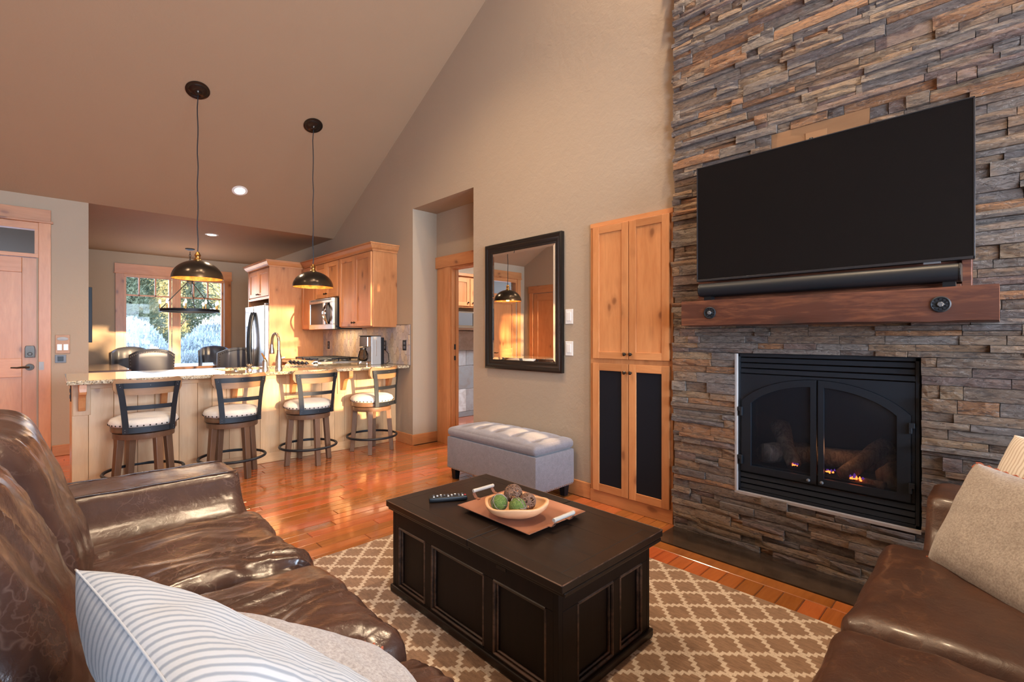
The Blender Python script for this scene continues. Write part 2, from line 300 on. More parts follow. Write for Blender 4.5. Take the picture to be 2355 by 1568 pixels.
# ------------------------------------------------------------------ mesh builder
class MB:
    def __init__(s): s.v = []; s.f = []; s.uv = {}
    def add(s, vs, fs):
        o = len(s.v); s.v += [tuple(p) for p in vs]; s.f += [tuple(i + o for i in f) for f in fs]; return o
    def box(s, x0, y0, z0, x1, y1, z1):
        x0, x1 = min(x0, x1), max(x0, x1); y0, y1 = min(y0, y1), max(y0, y1); z0, z1 = min(z0, z1), max(z0, z1)
        s.add([(x0, y0, z0), (x1, y0, z0), (x1, y1, z0), (x0, y1, z0), (x0, y0, z1), (x1, y0, z1), (x1, y1, z1), (x0, y1, z1)],
              [(0, 3, 2, 1), (4, 5, 6, 7), (0, 1, 5, 4), (1, 2, 6, 5), (2, 3, 7, 6), (3, 0, 4, 7)]); return s
    def hexa(s, b, t):   # bottom quad, top quad (ccw seen from above)
        s.add(list(b) + list(t), [(0, 3, 2, 1), (4, 5, 6, 7), (0, 1, 5, 4), (1, 2, 6, 5), (2, 3, 7, 6), (3, 0, 4, 7)]); return s
    def cyl(s, p0, p1, r0, r1=None, n=16):
        r1 = r0 if r1 is None else r1
        p0, p1 = Vector(p0), Vector(p1); d = (p1 - p0).normalized(); a = d.orthogonal().normalized(); b = d.cross(a)
        vs = []
        for p, r in ((p0, r0), (p1, r1)):
            for i in range(n):
                t = 2 * math.pi * i / n; vs.append(p + a * (r * math.cos(t)) + b * (r * math.sin(t)))
        fs = [(i, (i + 1) % n, n + (i + 1) % n, n + i) for i in range(n)] + [tuple(reversed(range(n))), tuple(range(n, 2 * n))]
        s.add(vs, fs); return s
    def tube(s, pts, r, n=8, closed=False):
        pts = [Vector(p) for p in pts]; m = len(pts); rs = r if isinstance(r, (list, tuple)) else [r] * m
        a = None; vs = []
        for i, p in enumerate(pts):
            d = (pts[(i + 1) % m] - pts[i - 1]) if closed else (pts[min(i + 1, m - 1)] - pts[max(i - 1, 0)])
            d.normalize()
            if a is None: a = d.orthogonal().normalized()
            else:
                a = a - d * a.dot(d)
                a = a.normalized() if a.length > 1e-6 else d.orthogonal().normalized()
            b = d.cross(a)
            for k in range(n):
                t = 2 * math.pi * k / n; vs.append(p + (a * math.cos(t) + b * math.sin(t)) * rs[i])
        fs = []
        for i in range(m if closed else m - 1):
            j = (i + 1) % m
            for k in range(n): fs.append((i * n + k, i * n + (k + 1) % n, j * n + (k + 1) % n, j * n + k))
        if not closed: fs += [tuple(reversed(range(n))), tuple((m - 1) * n + k for k in range(n))]
        s.add(vs, fs); return s
    def lathe(s, prof, c=(0, 0, 0), n=32, sx=1.0, sy=1.0):
        vs = []; m = len(prof)
        for r, z in prof:
            for i in range(n):
                t = 2 * math.pi * i / n; vs.append((c[0] + r * sx * math.cos(t), c[1] + r * sy * math.sin(t), c[2] + z))
        fs = [(j * n + i, j * n + (i + 1) % n, (j + 1) * n + (i + 1) % n, (j + 1) * n + i) for j in range(m - 1) for i in range(n)]
        if prof[0][0] > 1e-6: fs.append(tuple(reversed(range(n))))
        if prof[-1][0] > 1e-6: fs.append(tuple((m - 1) * n + i for i in range(n)))
        s.add(vs, fs); return s
    def ball(s, c, r, n=16):
        k = n // 2; return s.lathe([(max(r[0] if isinstance(r, tuple) else r, 0) * math.sin(math.pi * i / k) + 1e-7, -(r[1] if isinstance(r, tuple) else r) * math.cos(math.pi * i / k)) for i in range(k + 1)], c, n)
    def prism(s, poly, axis, lo, hi):
        f = {'x': lambda p, h: (h, p[0], p[1]), 'y': lambda p, h: (p[0], h, p[1]), 'z': lambda p, h: (p[0], p[1], h)}[axis]
        n = len(poly); s.add([f(p, lo) for p in poly] + [f(p, hi) for p in poly],
            [tuple(range(n)), tuple(reversed(range(n, 2 * n)))] + [(i, n + i, n + (i + 1) % n, (i + 1) % n) for i in range(n)]); return s
    def grid(s, fn, nu, nv, cu=False, cv=False):
        vs = [fn(i / (nu if cu else nu - 1), j / (nv if cv else nv - 1)) for i in range(nu) for j in range(nv)]
        fs = [(i * nv + j, ((i + 1) % nu) * nv + j, ((i + 1) % nu) * nv + (j + 1) % nv, i * nv + (j + 1) % nv) for i in range(nu if cu else nu - 1) for j in range(nv if cv else nv - 1)]
        s.add(vs, fs); return s
    def xf(s, M, start=0):
        s.v[start:] = [tuple(M @ Vector(p)) for p in s.v[start:]]; return s

WLOC = {}
def ploc(p): return WLOC.get(p.name, Vector((0, 0, 0))) if p else Vector((0, 0, 0))
def emit(name, mb, mat, parent=None, label=None, smooth=False, bevel=0.0, kind=None, cat=None, group=None, local=False, origin=None, seg=2, fix=True):
    me = bpy.data.meshes.new(name); off = Vector((0, 0, 0)) if local else (ploc(parent) if parent else Vector(origin or (0, 0, 0)))
    me.from_pydata([tuple(Vector(p) - off) for p in mb.v], [], mb.f)
    if fix:
        bm = bmesh.new(); bm.from_mesh(me); bmesh.ops.recalc_face_normals(bm, faces=bm.faces); bm.to_mesh(me); bm.free()
    me.materials.append(mat)
    if smooth:
        me.shade_smooth()
        if smooth != 'all': me.set_sharp_from_angle(angle=R(38))
    o = bpy.data.objects.new(name, me); col.objects.link(o)
    if bevel:
        b = o.modifiers.new('bevel', 'BEVEL'); b.width = bevel; b.segments = seg; b.limit_method = 'ANGLE'; b.angle_limit = R(40)
    if parent: o.parent = parent; WLOC[o.name] = off
    elif origin: o.location = origin; WLOC[o.name] = Vector(origin)
    tag(o, label, cat, group, kind); return o
def tag(o, label=None, cat=None, group=None, kind=None):
    for k, v in (('label', label), ('category', cat), ('group', group), ('kind', kind)):
        if v: o[k] = v
    return o
def thing(name, label, cat, loc=(0, 0, 0), group=None, rz=0.0):
    o = bpy.data.objects.new(name, None); col.objects.link(o); o.location = loc; o.rotation_euler = (0, 0, rz)
    o.empty_display_size = 0.1; WLOC[o.name] = Vector(loc); return tag(o, label, cat, group)
def sub(name, parent, label=None):
    o = bpy.data.objects.new(name, None); col.objects.link(o); o.parent = parent; WLOC[o.name] = ploc(parent); return tag(o, label)
def struct(name, mb, mat, **kw): return emit(name, mb, mat, kind='structure', **kw)
def box(*a): return MB().box(*a)
def children(o): return list(o.children)
def copy_tree(o, parent=None, dz=None):
    c = o.copy(); col.objects.link(c); c.parent = parent
    for ch in children(o): copy_tree(ch, c)
    return c
def smoothstep(a, b, x):
    t = max(0, min(1, (x - a) / (b - a))); return t * t * (3 - 2 * t)

# ================================================================== SETTING
WX = 2.88; EY = 6.65; SY = 0.516; CZ = 2.6; RIDGE = 0.6; BY = -3.6; DY = 10.1
def ceil_z(y): return CZ + SY * (EY - y) if y > RIDGE else CZ + SY * (EY - RIDGE) - 0.516 * (RIDGE - y)
struct('floor', box(-3.4, BY - 0.2, -0.12, 6.2, DY + 0.15, -0.004), SUB)
FL = bpy.data.objects['floor']
# floor boards in the wide view; the rest of the floor as coarser boards
def plank(x0, y0, x1, y1, name='plank'):
    g = 0.0012; b = 0.003; x0 += g; x1 -= g; y0 += g; y1 -= g
    t = random.uniform(-0.0006, 0.0006)
    m = MB().hexa([(x0, y0, -0.02), (x1, y0, -0.02), (x1, y1, -0.02), (x0, y1, -0.02)], [(x0, y0, -b), (x1, y0, -b), (x1, y1, -b), (x0, y1, -b)])
    m.f = [f for i, f in enumerate(m.f) if i != 1]
    k = m.add([(x0 + b, y0 + b, t), (x1 - b, y0 + b, t), (x1 - b, y1 - b, t), (x0 + b, y1 - b, t)], [(0, 1, 2, 3)])
    for i in range(4): m.f.append((4 + i, 4 + (i + 1) % 4, k + (i + 1) % 4, k + i))
    return m
PW = 0.0865; joined = MB()
def run(y0, y1, x0, x1, single):
    x = x0 - random.uniform(0, 0.9)
    while x < x1 - 0.02:
        L = random.uniform(0.55, 1.55); a, b = max(x, x0), min(x + L, x1)
        if x1 - b < 0.15: b = x1
        if b > x0 + 0.02:
            m = plank(a, y0, b, y1)
            if single: emit('plank', m, FLOOR, FL, fix=False)
            else: joined.add(m.v, m.f)
        x = max(b, x + 0.01) if b > x0 else x + L
y = 0.03
while y < 6.6:
    yb = y + PW
    if y < 0.2: run(y, yb, 1.6, 2.48, False); 
    elif yb < 1.46: run(y, yb, 1.7, 2.48, True); run(y, yb, -1.0, 1.7, False)
    elif y < 2.43: run(y, yb, 1.6, 2.86, True); run(y, yb, -1.0, 1.6, False)
    elif y < 4.9: run(y, yb, 0.05, 3.2 if 3.52 < y < 4.5 else WX, True); run(y, yb, -1.0, 0.05, False)
    else: run(y, yb, -1.0, 2.3, False)
    y = yb
for a, b in ((-0.3, 0.535), (0.535, 1.46)):
    m = plank(2.48, a, 2.572, b); emit('plank', m, FLOOR, FL, fix=False)
joined.box(-1.0, 6.6, -0.02, 2.9, DY, -0.001); joined.box(-3.4, BY, -0.02, -1.0, EY, -0.001); joined.box(-1.0, BY, -0.02, 2.57, 0.03, -0.001); joined.box(3.2, 2.6, -0.02, 6.0, 5.8, -0.001)
emit('plank', joined, FLOOR, FL, kind='stuff')

cm = MB()
for y0, y1 in ((RIDGE, EY), (BY - 0.2, RIDGE)):
    z0, z1 = ceil_z(y0), ceil_z(y1)
    cm.hexa([(-3.5, y0, z0), (3.1, y0, z0), (3.1, y1, z1), (-3.5, y1, z1)], [(-3.5, y0, z0 + 0.2), (3.1, y0, z0 + 0.2), (3.1, y1, z1 + 0.2), (-3.5, y1, z1 + 0.2)])
cm.box(-3.5, EY, CZ, 3.1, DY + 0.2, CZ + 0.2)
struct('ceiling', cm, CEIL)
# right wall (gable shape) with the hall recess cut out
def gable(m, x0, x1, y0, y1, z0=0.0):
    ys = [y0] + [k for k in (RIDGE, EY) if y0 < k < y1] + [y1]
    poly = [(y0, z0)] + [(y1, z0)] + [(k, ceil_z(k) if k < EY else CZ) for k in reversed(ys)]
    m.prism(poly, 'x', x0, x1)
HY0, HY1, HZ = 3.51, 4.57, 2.625
wr = MB(); gable(wr, WX, WX + 0.14, BY, 0.19); gable(wr, WX, WX + 0.14, 1.14, HY0); wr.box(WX, 0.19, 0, WX + 0.14, 1.14, 0.28); gable(wr, WX, WX + 0.14, 0.19, 1.14, 1.14); gable(wr, WX, WX + 0.14, HY1, DY + 0.1); gable(wr, WX, WX + 0.14, HY0, HY1, HZ)
struct('wall_right', wr, WALL)
wh = MB(); wh.box(WX + 0.14, HY1, 0, 3.30, HY1 + 0.1, HZ + 0.1); wh.box(WX + 0.14, HY0 - 0.1, 0, 3.30, HY0, HZ + 0.1); wh.box(WX + 0.14, HY0, HZ, 3.30, HY1, HZ + 0.1)
wh.box(3.20, 4.31, 0, 3.30, HY1, HZ); wh.box(3.20, HY0, 0, 3.30, 3.56, HZ); wh.box(3.20, 3.56, 1.99, 3.30, 4.31, HZ)
struct('wall_hall', wh, WALL)
# room beyond the hall door
struct('wall_laundry_back', box(3.02, 5.7, 0, 6.2, 5.8, 2.7), WALL); struct('wall_laundry_right', box(6.1, 2.5, 0, 6.2, 5.7, 2.7), WALL); struct('wall_laundry_front', box(3.3, 2.4, 0, 6.2, 2.5, 2.7), WALL)
struct('wall_laundry_left', box(3.02, 4.67, 0, 3.3, 5.7, 2.7), WALL); struct('ceiling_laundry', box(3.3, 2.5, 2.6, 6.1, 5.7, 2.7), WALL)
lamp('laundry_fill_light', 'AREA', (4.6, 4.2, 2.55), 80, (0.92, 0.95, 1.0), shape='DISK', size=0.4)  # unseen light added to brighten the laundry room, no fixture modelled
# entry wall
we = MB(); we.box(-0.115, EY, 0, 0.27, EY + 0.14, CZ + 0.1); we.box(-3.5, EY, 0, -0.80, EY + 0.14, CZ + 0.1); we.box(-0.80, EY, 2.27, -0.115, EY + 0.14, CZ + 0.1)
struct('wall_entry', we, WALL)
wl = MB(); wl.box(-1.17, 5.0, 0, -1.03, EY, 3.7); wl.box(-3.5, 4.9, 0, -1.03, 5.0, 3.75); gable(wl, -3.5, -3.36, BY, 4.9)
struct('wall_left', wl, WALL)
wd = MB(); wd.box(0.13, EY + 0.14, 0, 0.27, DY, CZ); struct('wall_dining_left', wd, WALL)
wn = MB(); wn.box(0.13, DY, 0, 0.83, DY + 0.14, CZ); wn.box(2.32, DY, 0, 3.0, DY + 0.14, CZ); wn.box(0.83, DY, 2.25, 2.32, DY + 0.14, CZ); wn.box(0.83, DY, 0, 2.32, DY + 0.14, 0.62)
struct('wall_dining', wn, WALL)
# back wall behind the viewer with its windows
wk = MB(); zt = ceil_z(BY); BW = ((-2.5, -0.17), (0.6, 2.84)); WZ0, WZ1 = 0.9, 2.55
for a, b in ((-3.5, -2.5), (-0.17, 0.6), (2.84, 3.1)): wk.box(a, BY - 0.14, 0, b, BY, zt + 0.1)
for a, b in BW:
    wk.box(a, BY - 0.14, 0, b, BY, WZ0); wk.box(a, BY - 0.14, WZ1, b, BY, zt + 0.1)
struct('wall_back', wk, WALL)
for i, (a, b) in enumerate(BW):
    o = thing('window_%d' % (i + 2), 'living room window behind the viewer', None, ((a + b) / 2, BY, WZ0)); o['kind'] = 'structure'
    for k in range(4):
        x = a + (b - a) * k / 3; emit('stile', box(x - 0.035, BY - 0.1, WZ0, x + 0.035, BY - 0.02, WZ1), ALZ, o)
    for z in (WZ0, 1.98, WZ1 - .04): emit('rail', box(a, BY - 0.09, z, b, BY - 0.03, z + 0.04), ALX, o)
    emit('pane', box(a, BY - 0.065, WZ0, b, BY - 0.06, WZ1), GLASS, o)
# baseboards
bb = MB()
bb.box(WX - 0.018, 2.13, 0, WX, HY0, 0.115); bb.box(WX - 0.018, HY1, 0, WX, 4.91, 0.115)
struct('baseboard_right', bb, ALY, bevel=0.004)
bb = MB(); bb.box(WX - 0.018, HY1 - 0.018, 0, 3.2, HY1, 0.115); struct('baseboard_hall', bb, ALX, bevel=0.004)
bb = MB(); bb.box(-0.005, EY - 0.018, 0, 0.27, EY, 0.11); struct('baseboard_entry', bb, ALX, bevel=0.004)

# ------------------------------------------------------------------ stone chimney wall
SX = 2.83; SL = 1.462
cb = MB()
for a in ((-1.2, 0, 0.262, 4.9), (1.076, 0, SL - 0.01, 4.9), (0.262, 0, 1.076, 0.312), (0.262, 1.108, 1.076, 4.9)): cb.box(SX + 0.022, a[0], a[1], WX - 0.001, a[2], a[3])
chim = struct('wall_chimney', cb, MORTAR)
holes = [(0.262, 1.076, 0.318, 1.108), (0.452, 0.888, 1.39, 2.306)]
def stone_mesh(y0, y1, z0, z1, rnd, prot):
    nx = 5 if y1 - y0 > 0.2 else 4; nz = 3; g = 0.0012; m = MB()
    y0 += g; y1 -= g; z0 += g; z1 -= g; seed = rnd * 91.7
    tilt = random.uniform(-0.006, 0.006); tz = random.uniform(-0.004, 0.004)
    for i in range(nx):
        for j in range(nz):
            yy = y0 + (y1 - y0) * i / (nx - 1); zz = z0 + (z1 - z0) * j / (nz - 1)
            edge = (i in (0, nx - 1)) or (j in (0, nz - 1))
            d = prot + noise.noise((yy * 16, zz * 40, seed)) * 0.006 + tilt * (i / (nx - 1) - 0.5) + tz * (j - 1) - (0.0022 if edge else -0.001)
            if edge: yy += noise.noise((zz * 60, yy * 9, seed)) * 0.0012; zz += noise.noise((yy * 30, seed, zz)) * 0.0014
            m.v.append((SX - d, yy, zz))
    for i in range(nx - 1):
        for j in range(nz - 1): m.f.append((i * nz + j, i * nz + j + 1, (i + 1) * nz + j + 1, (i + 1) * nz + j))
    ring = [i * nz for i in range(nx)] + [(nx - 1) * nz + j for j in range(1, nz)] + [i * nz + nz - 1 for i in range(nx - 2, -1, -1)] + [j for j in range(nz - 2, 0, -1)]
    k = len(m.v); n = len(ring)
    for r_ in ring: m.v.append((SX + 0.024, m.v[r_][1], m.v[r_][2]))
    for i in range(n): m.f.append((ring[i], ring[(i + 1) % n], k + (i + 1) % n, k + i))
    return m
stones = []; z = 0.002; rs = random.Random(21)
marks = [0.318, 1.108, 1.39, 2.306, 4.7]
while z < 4.6:
    h = rs.choice([0.026, 0.032, 0.036, 0.040, 0.046, 0.052, 0.060])
    nxt = [k for k in marks if k > z + 0.004][0]
    if z + h > nxt - 0.018: h = nxt - z
    z1 = z + h; zc = (z + z1) / 2
    spans = [(-0.95, SL)]
    for (a, b, c, d) in holes:
        if c < zc < d: spans = [q for s_ in spans for q in ((s_[0], a), (b, s_[1])) if q[1] - q[0] > 0.01]
    for a, b in spans:
        yy = a - (0 if a > -0.9 else rs.uniform(0, 0.2))
        while yy < b - 0.005:
            L = rs.choice([0.07, 0.11, 0.15, 0.19, 0.24, 0.30, 0.36]) * rs.uniform(0.85, 1.2)
            ye = min(yy + L, b)
            if b - ye < 0.045: ye = b
            yend = ye + (rs.uniform(-0.012, 0.010) if ye == SL else 0)
            if h > 0.045 and rs.random() < 0.28:   # two thin stones in one course
                zm = z + h * rs.uniform(0.4, 0.6); parts = [(z, zm), (zm, z1)]
            else: parts = [(z, z1)]
            for (p, q) in parts: stones.append((yy, yend, p, q, rs.random(), rs.choice([-0.004, 0.0, 0.003, 0.007, 0.012, 0.017])))
            yy = ye
    z = z1
def visw(s):
    y0, y1, a, b = s[:4]
    if y1 < -0.03 or a > 3.3 + 0.0 * y0: return 0
    yc = (y0 + y1) / 2; zc = (a + b) / 2
    top = 1.2 + 775 / 1094 * (0.695 * SX + 0.719 * yc)
    if a > top: return 0
    if 0.13 < yc < 1.2 and 1.55 < zc < 2.12: return 0      # behind the television
    if 0.03 < yc < 1.28 and 1.27 < zc < 1.40: return 0     # behind the mantel
    d2 = SX * SX + yc * yc
    return (y1 - max(y0, -0.05)) * (b - a) / d2
order = sorted(stones, key=visw, reverse=True)
rest = MB(); rest_r = []
def set_rnd(o, vals):
    a = o.data.attributes.new('rnd', 'FLOAT', 'POINT'); a.data.foreach_set('value', vals)
for i, s_ in enumerate(order):
    m = stone_mesh(*s_)
    if i < 298 and visw(s_) > 0:
        o = emit('stone', m, STONE, chim); set_rnd(o, [s_[4]] * len(m.v))
    else: rest.add(m.v, m.f); rest_r += [s_[4]] * len(m.v)
o = emit('stone', rest, STONE, chim, kind='stuff'); set_rnd(o, rest_r)
# pale mortar line around the firebox opening
g = MB()
for a in ((0.262, 0.306, 1.08, 0.3195), (1.068, 0.32, 1.079, 1.105)): g.box(SX - 0.006, a[0], a[1], SX + 0.02, a[2], a[3])
emit('mortar_line', g, GROUT, chim)
struct('trim_2', MB().box(2.574, -1.2, -0.02, SX + 0.02, SL - 0.01, 0.004), HEARTH)
# plywood board in the gap above the television
pb = emit('plywood_board', MB().box(SX + 0.004, 0.452, 1.5, SX + 0.022, 0.888, 2.306), NICHE, chim)
emit('cover_plate', MB().box(SX - 0.001, 0.628, 2.12, SX + 0.004, 0.722, 2.262), NICHE, pb)

# ================================================================== doors, windows, trim
# planes: 'x' faces -X (u = y), 'y' faces -Y (u = x), 'X' faces +X (u = y)
def pb_(m, pl, P, u0, u1, v0, v1, w0, w1):
    if pl == 'x': m.box(P - w1, u0, v0, P - w0, u1, v1)
    elif pl == 'X': m.box(P + w0, u0, v0, P + w1, u1, v1)
    else: m.box(u0, P - w1, v0, u1, P - w0, v1)
    return m
def pp(pl, P, u, v, w):
    return (P - w, u, v) if pl == 'x' else (P + w, u, v) if pl == 'X' else (u, P - w, v)
def knob(m, pl, P, u, v, w, r=0.013):
    m.cyl(pp(pl, P, u, v, w), pp(pl, P, u, v, w + 0.014), r * 0.45, r * 0.45, 10)
    m.cyl(pp(pl, P, u, v, w + 0.012), pp(pl, P, u, v, w + 0.022), r * 0.8, r, 12); m.cyl(pp(pl, P, u, v, w + 0.022), pp(pl, P, u, v, w + 0.027), r, r * 0.5, 12)
    return m
def shaker(parent, pl, P, u0, u1, v0, v1, t=0.02, sw=0.055, kn=None, panel=None, mats=None, rail=None, name='door'):
    mv, mh = mats or (ALZ, ALY); rl = rail or sw
    d = sub(name, parent)
    for a in (u0, u1 - sw): emit('stile', pb_(MB(), pl, P, a, a + sw, v0, v1, 0, t), mv, d, bevel=0.002)
    emit('rail', pb_(MB(), pl, P, u0 + sw, u1 - sw, v0, v0 + rl, 0, t - 0.0005), mh, d, bevel=0.002)
    emit('rail', pb_(MB(), pl, P, u0 + sw, u1 - sw, v1 - rl, v1, 0, t - 0.0005), mh, d, bevel=0.002)
    emit('panel', pb_(MB(), pl, P, u0 + sw - 0.004, u1 - sw + 0.004, v0 + rl - 0.004, v1 - rl + 0.004, 0.002, t - 0.009), panel or mv, d)
    if kn: emit('knob', knob(MB(), pl, P, kn[0], kn[1], t), DKB, d, smooth=True)
    return d

# entry door
d1 = thing('door_1', 'knotty wooden entry door with a transom window over it', None, (-0.46, EY, 0)); d1['kind'] = 'structure'
for a, b in ((-0.10, -0.012), (-0.915, -0.82)): emit('casing', pb_(MB(), 'y', EY, a, b, 0, 2.332, 0, 0.02), ALZ, d1, bevel=0.002)
emit('head_casing', pb_(MB(), 'y', EY, -0.93, -0.012, 2.352, 2.466, 0, 0.024), ALX, d1, bevel=0.002)
emit('fillet', pb_(MB(), 'y', EY, -0.935, 0.004, 2.33, 2.352, 0, 0.036), ALX, d1, bevel=0.002)
emit('transom_bar', box(-0.82, EY - 0.012, 1.985, -0.10, EY + 0.08, 2.022), ALX, d1, bevel=0.002); emit('transom_frame', box(-0.82, EY - 0.008, 2.262, -0.10, EY + 0.08, 2.33), ALX, d1, bevel=0.002)
for a, b in ((-0.82, -0.785), (-0.128, -0.10)): emit('transom_frame', box(a, EY - .008, 2.02, b, EY + 0.08, 2.263), ALZ, d1)
emit('pane', box(-0.79, EY + 0.045, 2.02, -0.12, EY + 0.05, 2.266), GLASS, d1)
lf = sub('door_leaf', d1)
for a, b in ((-0.82, -0.70), (-0.216, -0.104)): emit('stile', pb_(MB(), 'y', EY, a, b, 0.01, 1.98, -0.05, -0.005), ALZ, lf, bevel=0.003)
for a, b in ((0.01, 0.22), (0.812, 0.992), (1.833, 1.98)): emit('rail', pb_(MB(), 'y', EY, -0.70, -0.216, a, b, -0.05, -0.006), ALX, lf, bevel=0.003)
for a, b in ((0.21, 0.82), (0.985, 1.84)): emit('panel', pb_(MB(), 'y', EY, -0.71, -0.21, a, b, -0.045, -0.022), ALZ, lf)
m = MB(); m.prism([(-0.196, 1.0), (-0.124, 1.0), (-0.124, 1.09), (-0.132, 1.115), (-0.188, 1.115), (-0.196, 1.09)], 'y', EY - 0.022, EY + 0.006); m.cyl((-0.16, EY - 0.022, 1.035), (-0.16, EY - 0.032, 1.035), 0.018, 0.016, 16)
emit('deadbolt', m, DKB, d1, bevel=0.003)
m = MB(); m.cyl((-0.162, EY + 0.006, 0.905), (-0.162, EY - 0.015, 0.905), 0.034, 0.03, 24); m.cyl((-0.162, EY - 0.01, 0.905), (-0.162, EY - 0.05, 0.905), 0.012, 0.011, 12)
m.tube([(-0.162, EY - 0.045, 0.905), (-0.20, EY - 0.048, 0.908), (-0.245, EY - 0.046, 0.904), (-0.29, EY - 0.046, 0.907)], [0.011, 0.010, 0.008, 0.006], 8)
emit('lever_handle', m, DKB, d1, smooth=True)
m = MB(); pb_(m, 'y', EY, -0.098, -0.062, 0.875, 0.955, 0.02, 0.023); pb_(m, 'y', EY, -0.098, -0.075, 0.895, 0.935, 0.023, 0.03)
emit('strike_plate', m, PEWT, d1)
# closet door on the entry side wall (seen in the mirror)
d3 = thing('door_3', 'knotty closet door on the side wall of the entry', None, (-1.03, 5.9, 0)); d3['kind'] = 'structure'
for a in (5.38, 6.40): emit('casing', pb_(MB(), 'X', -1.03, a, a + .09, 0, 2.05, 0, 0.02), ALZ, d3, bevel=0.002)
emit('head_casing', pb_(MB(), 'X', -1.03, 5.36, 6.51, 2.05, 2.19, 0, 0.024), ALY, d3, bevel=0.002)
shaker(d3, 'X', -1.03, 5.48, 6.39, 0.01, 2.04, 0.012, 0.12, None, None, None, 0.14, 'door_leaf')
m = MB(); m.cyl((-1.018, 5.55, 0.92), (-1.0, 5.55, 0.92), 0.03, 0.028, 20); m.tube([(-1.0, 5.55, 0.92), (-0.97, 5.56, 0.92), (-0.97, 5.68, 0.925)], 0.009, 8); emit('lever_handle', m, DKB, d3, smooth=True)
# hall door casing and pocket door edge
d2 = thing('door_2', 'wooden door casing in the recess beside the mirror', None, (3.2, 3.93, 0)); d2['kind'] = 'structure'
for a, b, c in ((4.30, 4.40, .018), (4.40, 4.545, .008)): emit('casing', pb_(MB(), 'x', 3.20, a, b, 0, 1.985, 0, c), ALZ, d2, bevel=0.002)
f = MB(); pb_(f, 'x', 3.20, 3.515, 4.565, 1.985, 2.115, 0, 0.022); emit('head_casing', f, ALY, d2, bevel=0.002)
for a in ((3.2, 4.285, 0, 3.235, 4.312, 1.96), (3.262, 4.285, 0, 3.30, 4.312, 1.96), (3.2, 3.56, 1.96, 3.3, 4.312, 1.99), (3.2, 3.55, 0, 3.3, 3.575, 1.96)): emit('jamb', box(*a), ALZ, d2)
f = MB(); f.box(3.238, 4.289, 0.01, 3.258, 4.75, 1.96); sl = emit('door_leaf', f, ALZ, d2)
for a, b in ((1.06, 1.12), (.94, .99)): emit('latch', box(3.240, 4.280, a, 3.256, 4.29, b), BLK, sl)

# dining window
wn1 = thing('window_1', 'twin dining window with a row of small upper panes', None, (1.57, DY, 0.6)); wn1['kind'] = 'structure'
for a, b in ((0.736, 0.847), (2.302, 2.41), (1.50, 1.60)): emit('casing', pb_(MB(), 'y', DY, a, b, 0.55, 2.285, 0, 0.02), ALZ, wn1, bevel=0.002)
emit('head_casing', pb_(MB(), 'y', DY, 0.725, 2.42, 2.266, 2.415, 0, 0.024), ALX, wn1, bevel=0.002)
emit('fillet', pb_(MB(), 'y', DY, 0.715, 2.43, 2.248, 2.266, 0, 0.036), ALX, wn1, bevel=0.002)
emit('sill', pb_(MB(), 'y', DY, 0.715, 2.43, 0.59, 0.625, -0.1, 0.05), ALX, wn1, bevel=0.003)
for a, b, mu in ((0.847, 1.50, (1.051, 1.275)), (1.60, 2.302, (1.83, 2.05))):
    f = MB()
    pb_(f, 'y', DY, a, a + 0.035, 0.62, 2.25, -0.12, -0.05); pb_(f, 'y', DY, b - 0.035, b, 0.62, 2.25, -0.12, -0.05); pb_(f, 'y', DY, a, b, 2.205, 2.25, -0.12, -0.02); pb_(f, 'y', DY, a, b, 0.62, 0.67, -0.12, -0.05)
    s = emit('sash', f, ALZ, wn1, bevel=0.002)
    f = MB(); pb_(f, 'y', DY, a, b, 1.89, 1.915, -0.09, -0.06)
    for q in mu: pb_(f, 'y', DY, q - 0.011, q + 0.011, 1.9, 2.21, -0.09, -0.06)
    emit('muntin', f, ALZ, s)
    for x0, x1, z0, z1 in ((a + .03, mu[0], 1.905, 2.21), (mu[0], mu[1], 1.905, 2.21), (mu[1], b - .03, 1.905, 2.21), (a + .03, b - .03, 0.66, 1.9)): emit('pane', pb_(MB(), 'y', DY, x0, x1, z0, z1, -0.078, -0.073), GLASS, s)

# ------------------------------------------------------------------ wall plates
def rocker(name, label, cat, pl, P, u0, u1, v0, v1, mats=(WHITE, WHITE), n=1, group=None):
    t = thing(name, label, cat, pp(pl, P, (u0 + u1) / 2, v0, 0), group)
    emit('plate', pb_(MB(), pl, P, u0, u1, v0, v1, 0, 0.006), mats[0], t, bevel=0.002)
    for i in range(n):
        c = u0 + (u1 - u0) * (i + 0.5) / n; h = (u1 - u0) / n * 0.26; q = (v1 - v0) * 0.2
        emit('rocker', pb_(MB(), pl, P, c - h, c + h, v0 + q, v1 - q, 0.005, 0.010), mats[1], t, bevel=0.002)
    return t
rocker('light_switch', 'white rocker light switch beside the mirror, upper of the two', 'light switch', 'x', WX, 2.305, 2.378, 1.302, 1.416, group='white switches beside the mirror')
rocker('light_switch', 'white rocker light switch beside the mirror, lower of the two', 'light switch', 'x', WX, 2.305, 2.378, 1.057, 1.168, group='white switches beside the mirror')
rocker('light_switch', 'dark grey single switch plate on the wall by the entry door', 'light switch', 'y', EY, 0.016, 0.100, 0.940, 1.020, (GREYP, PLASTIC))
t = thing('switch_plate', 'copper coloured double switch plate with an oval badge by the entry door', 'switch plate', (0.073, EY, 1.033))
emit('plate', pb_(MB(), 'y', EY, 0.018, 0.128, 1.034, 1.222, 0, 0.006), COPW, t, bevel=0.002)
for a in (0.032, 0.079): emit('rocker', pb_(MB(), 'y', EY, a, a + 0.036, 1.066, 1.128, 0.005, 0.012), WHITE, t, bevel=0.002)
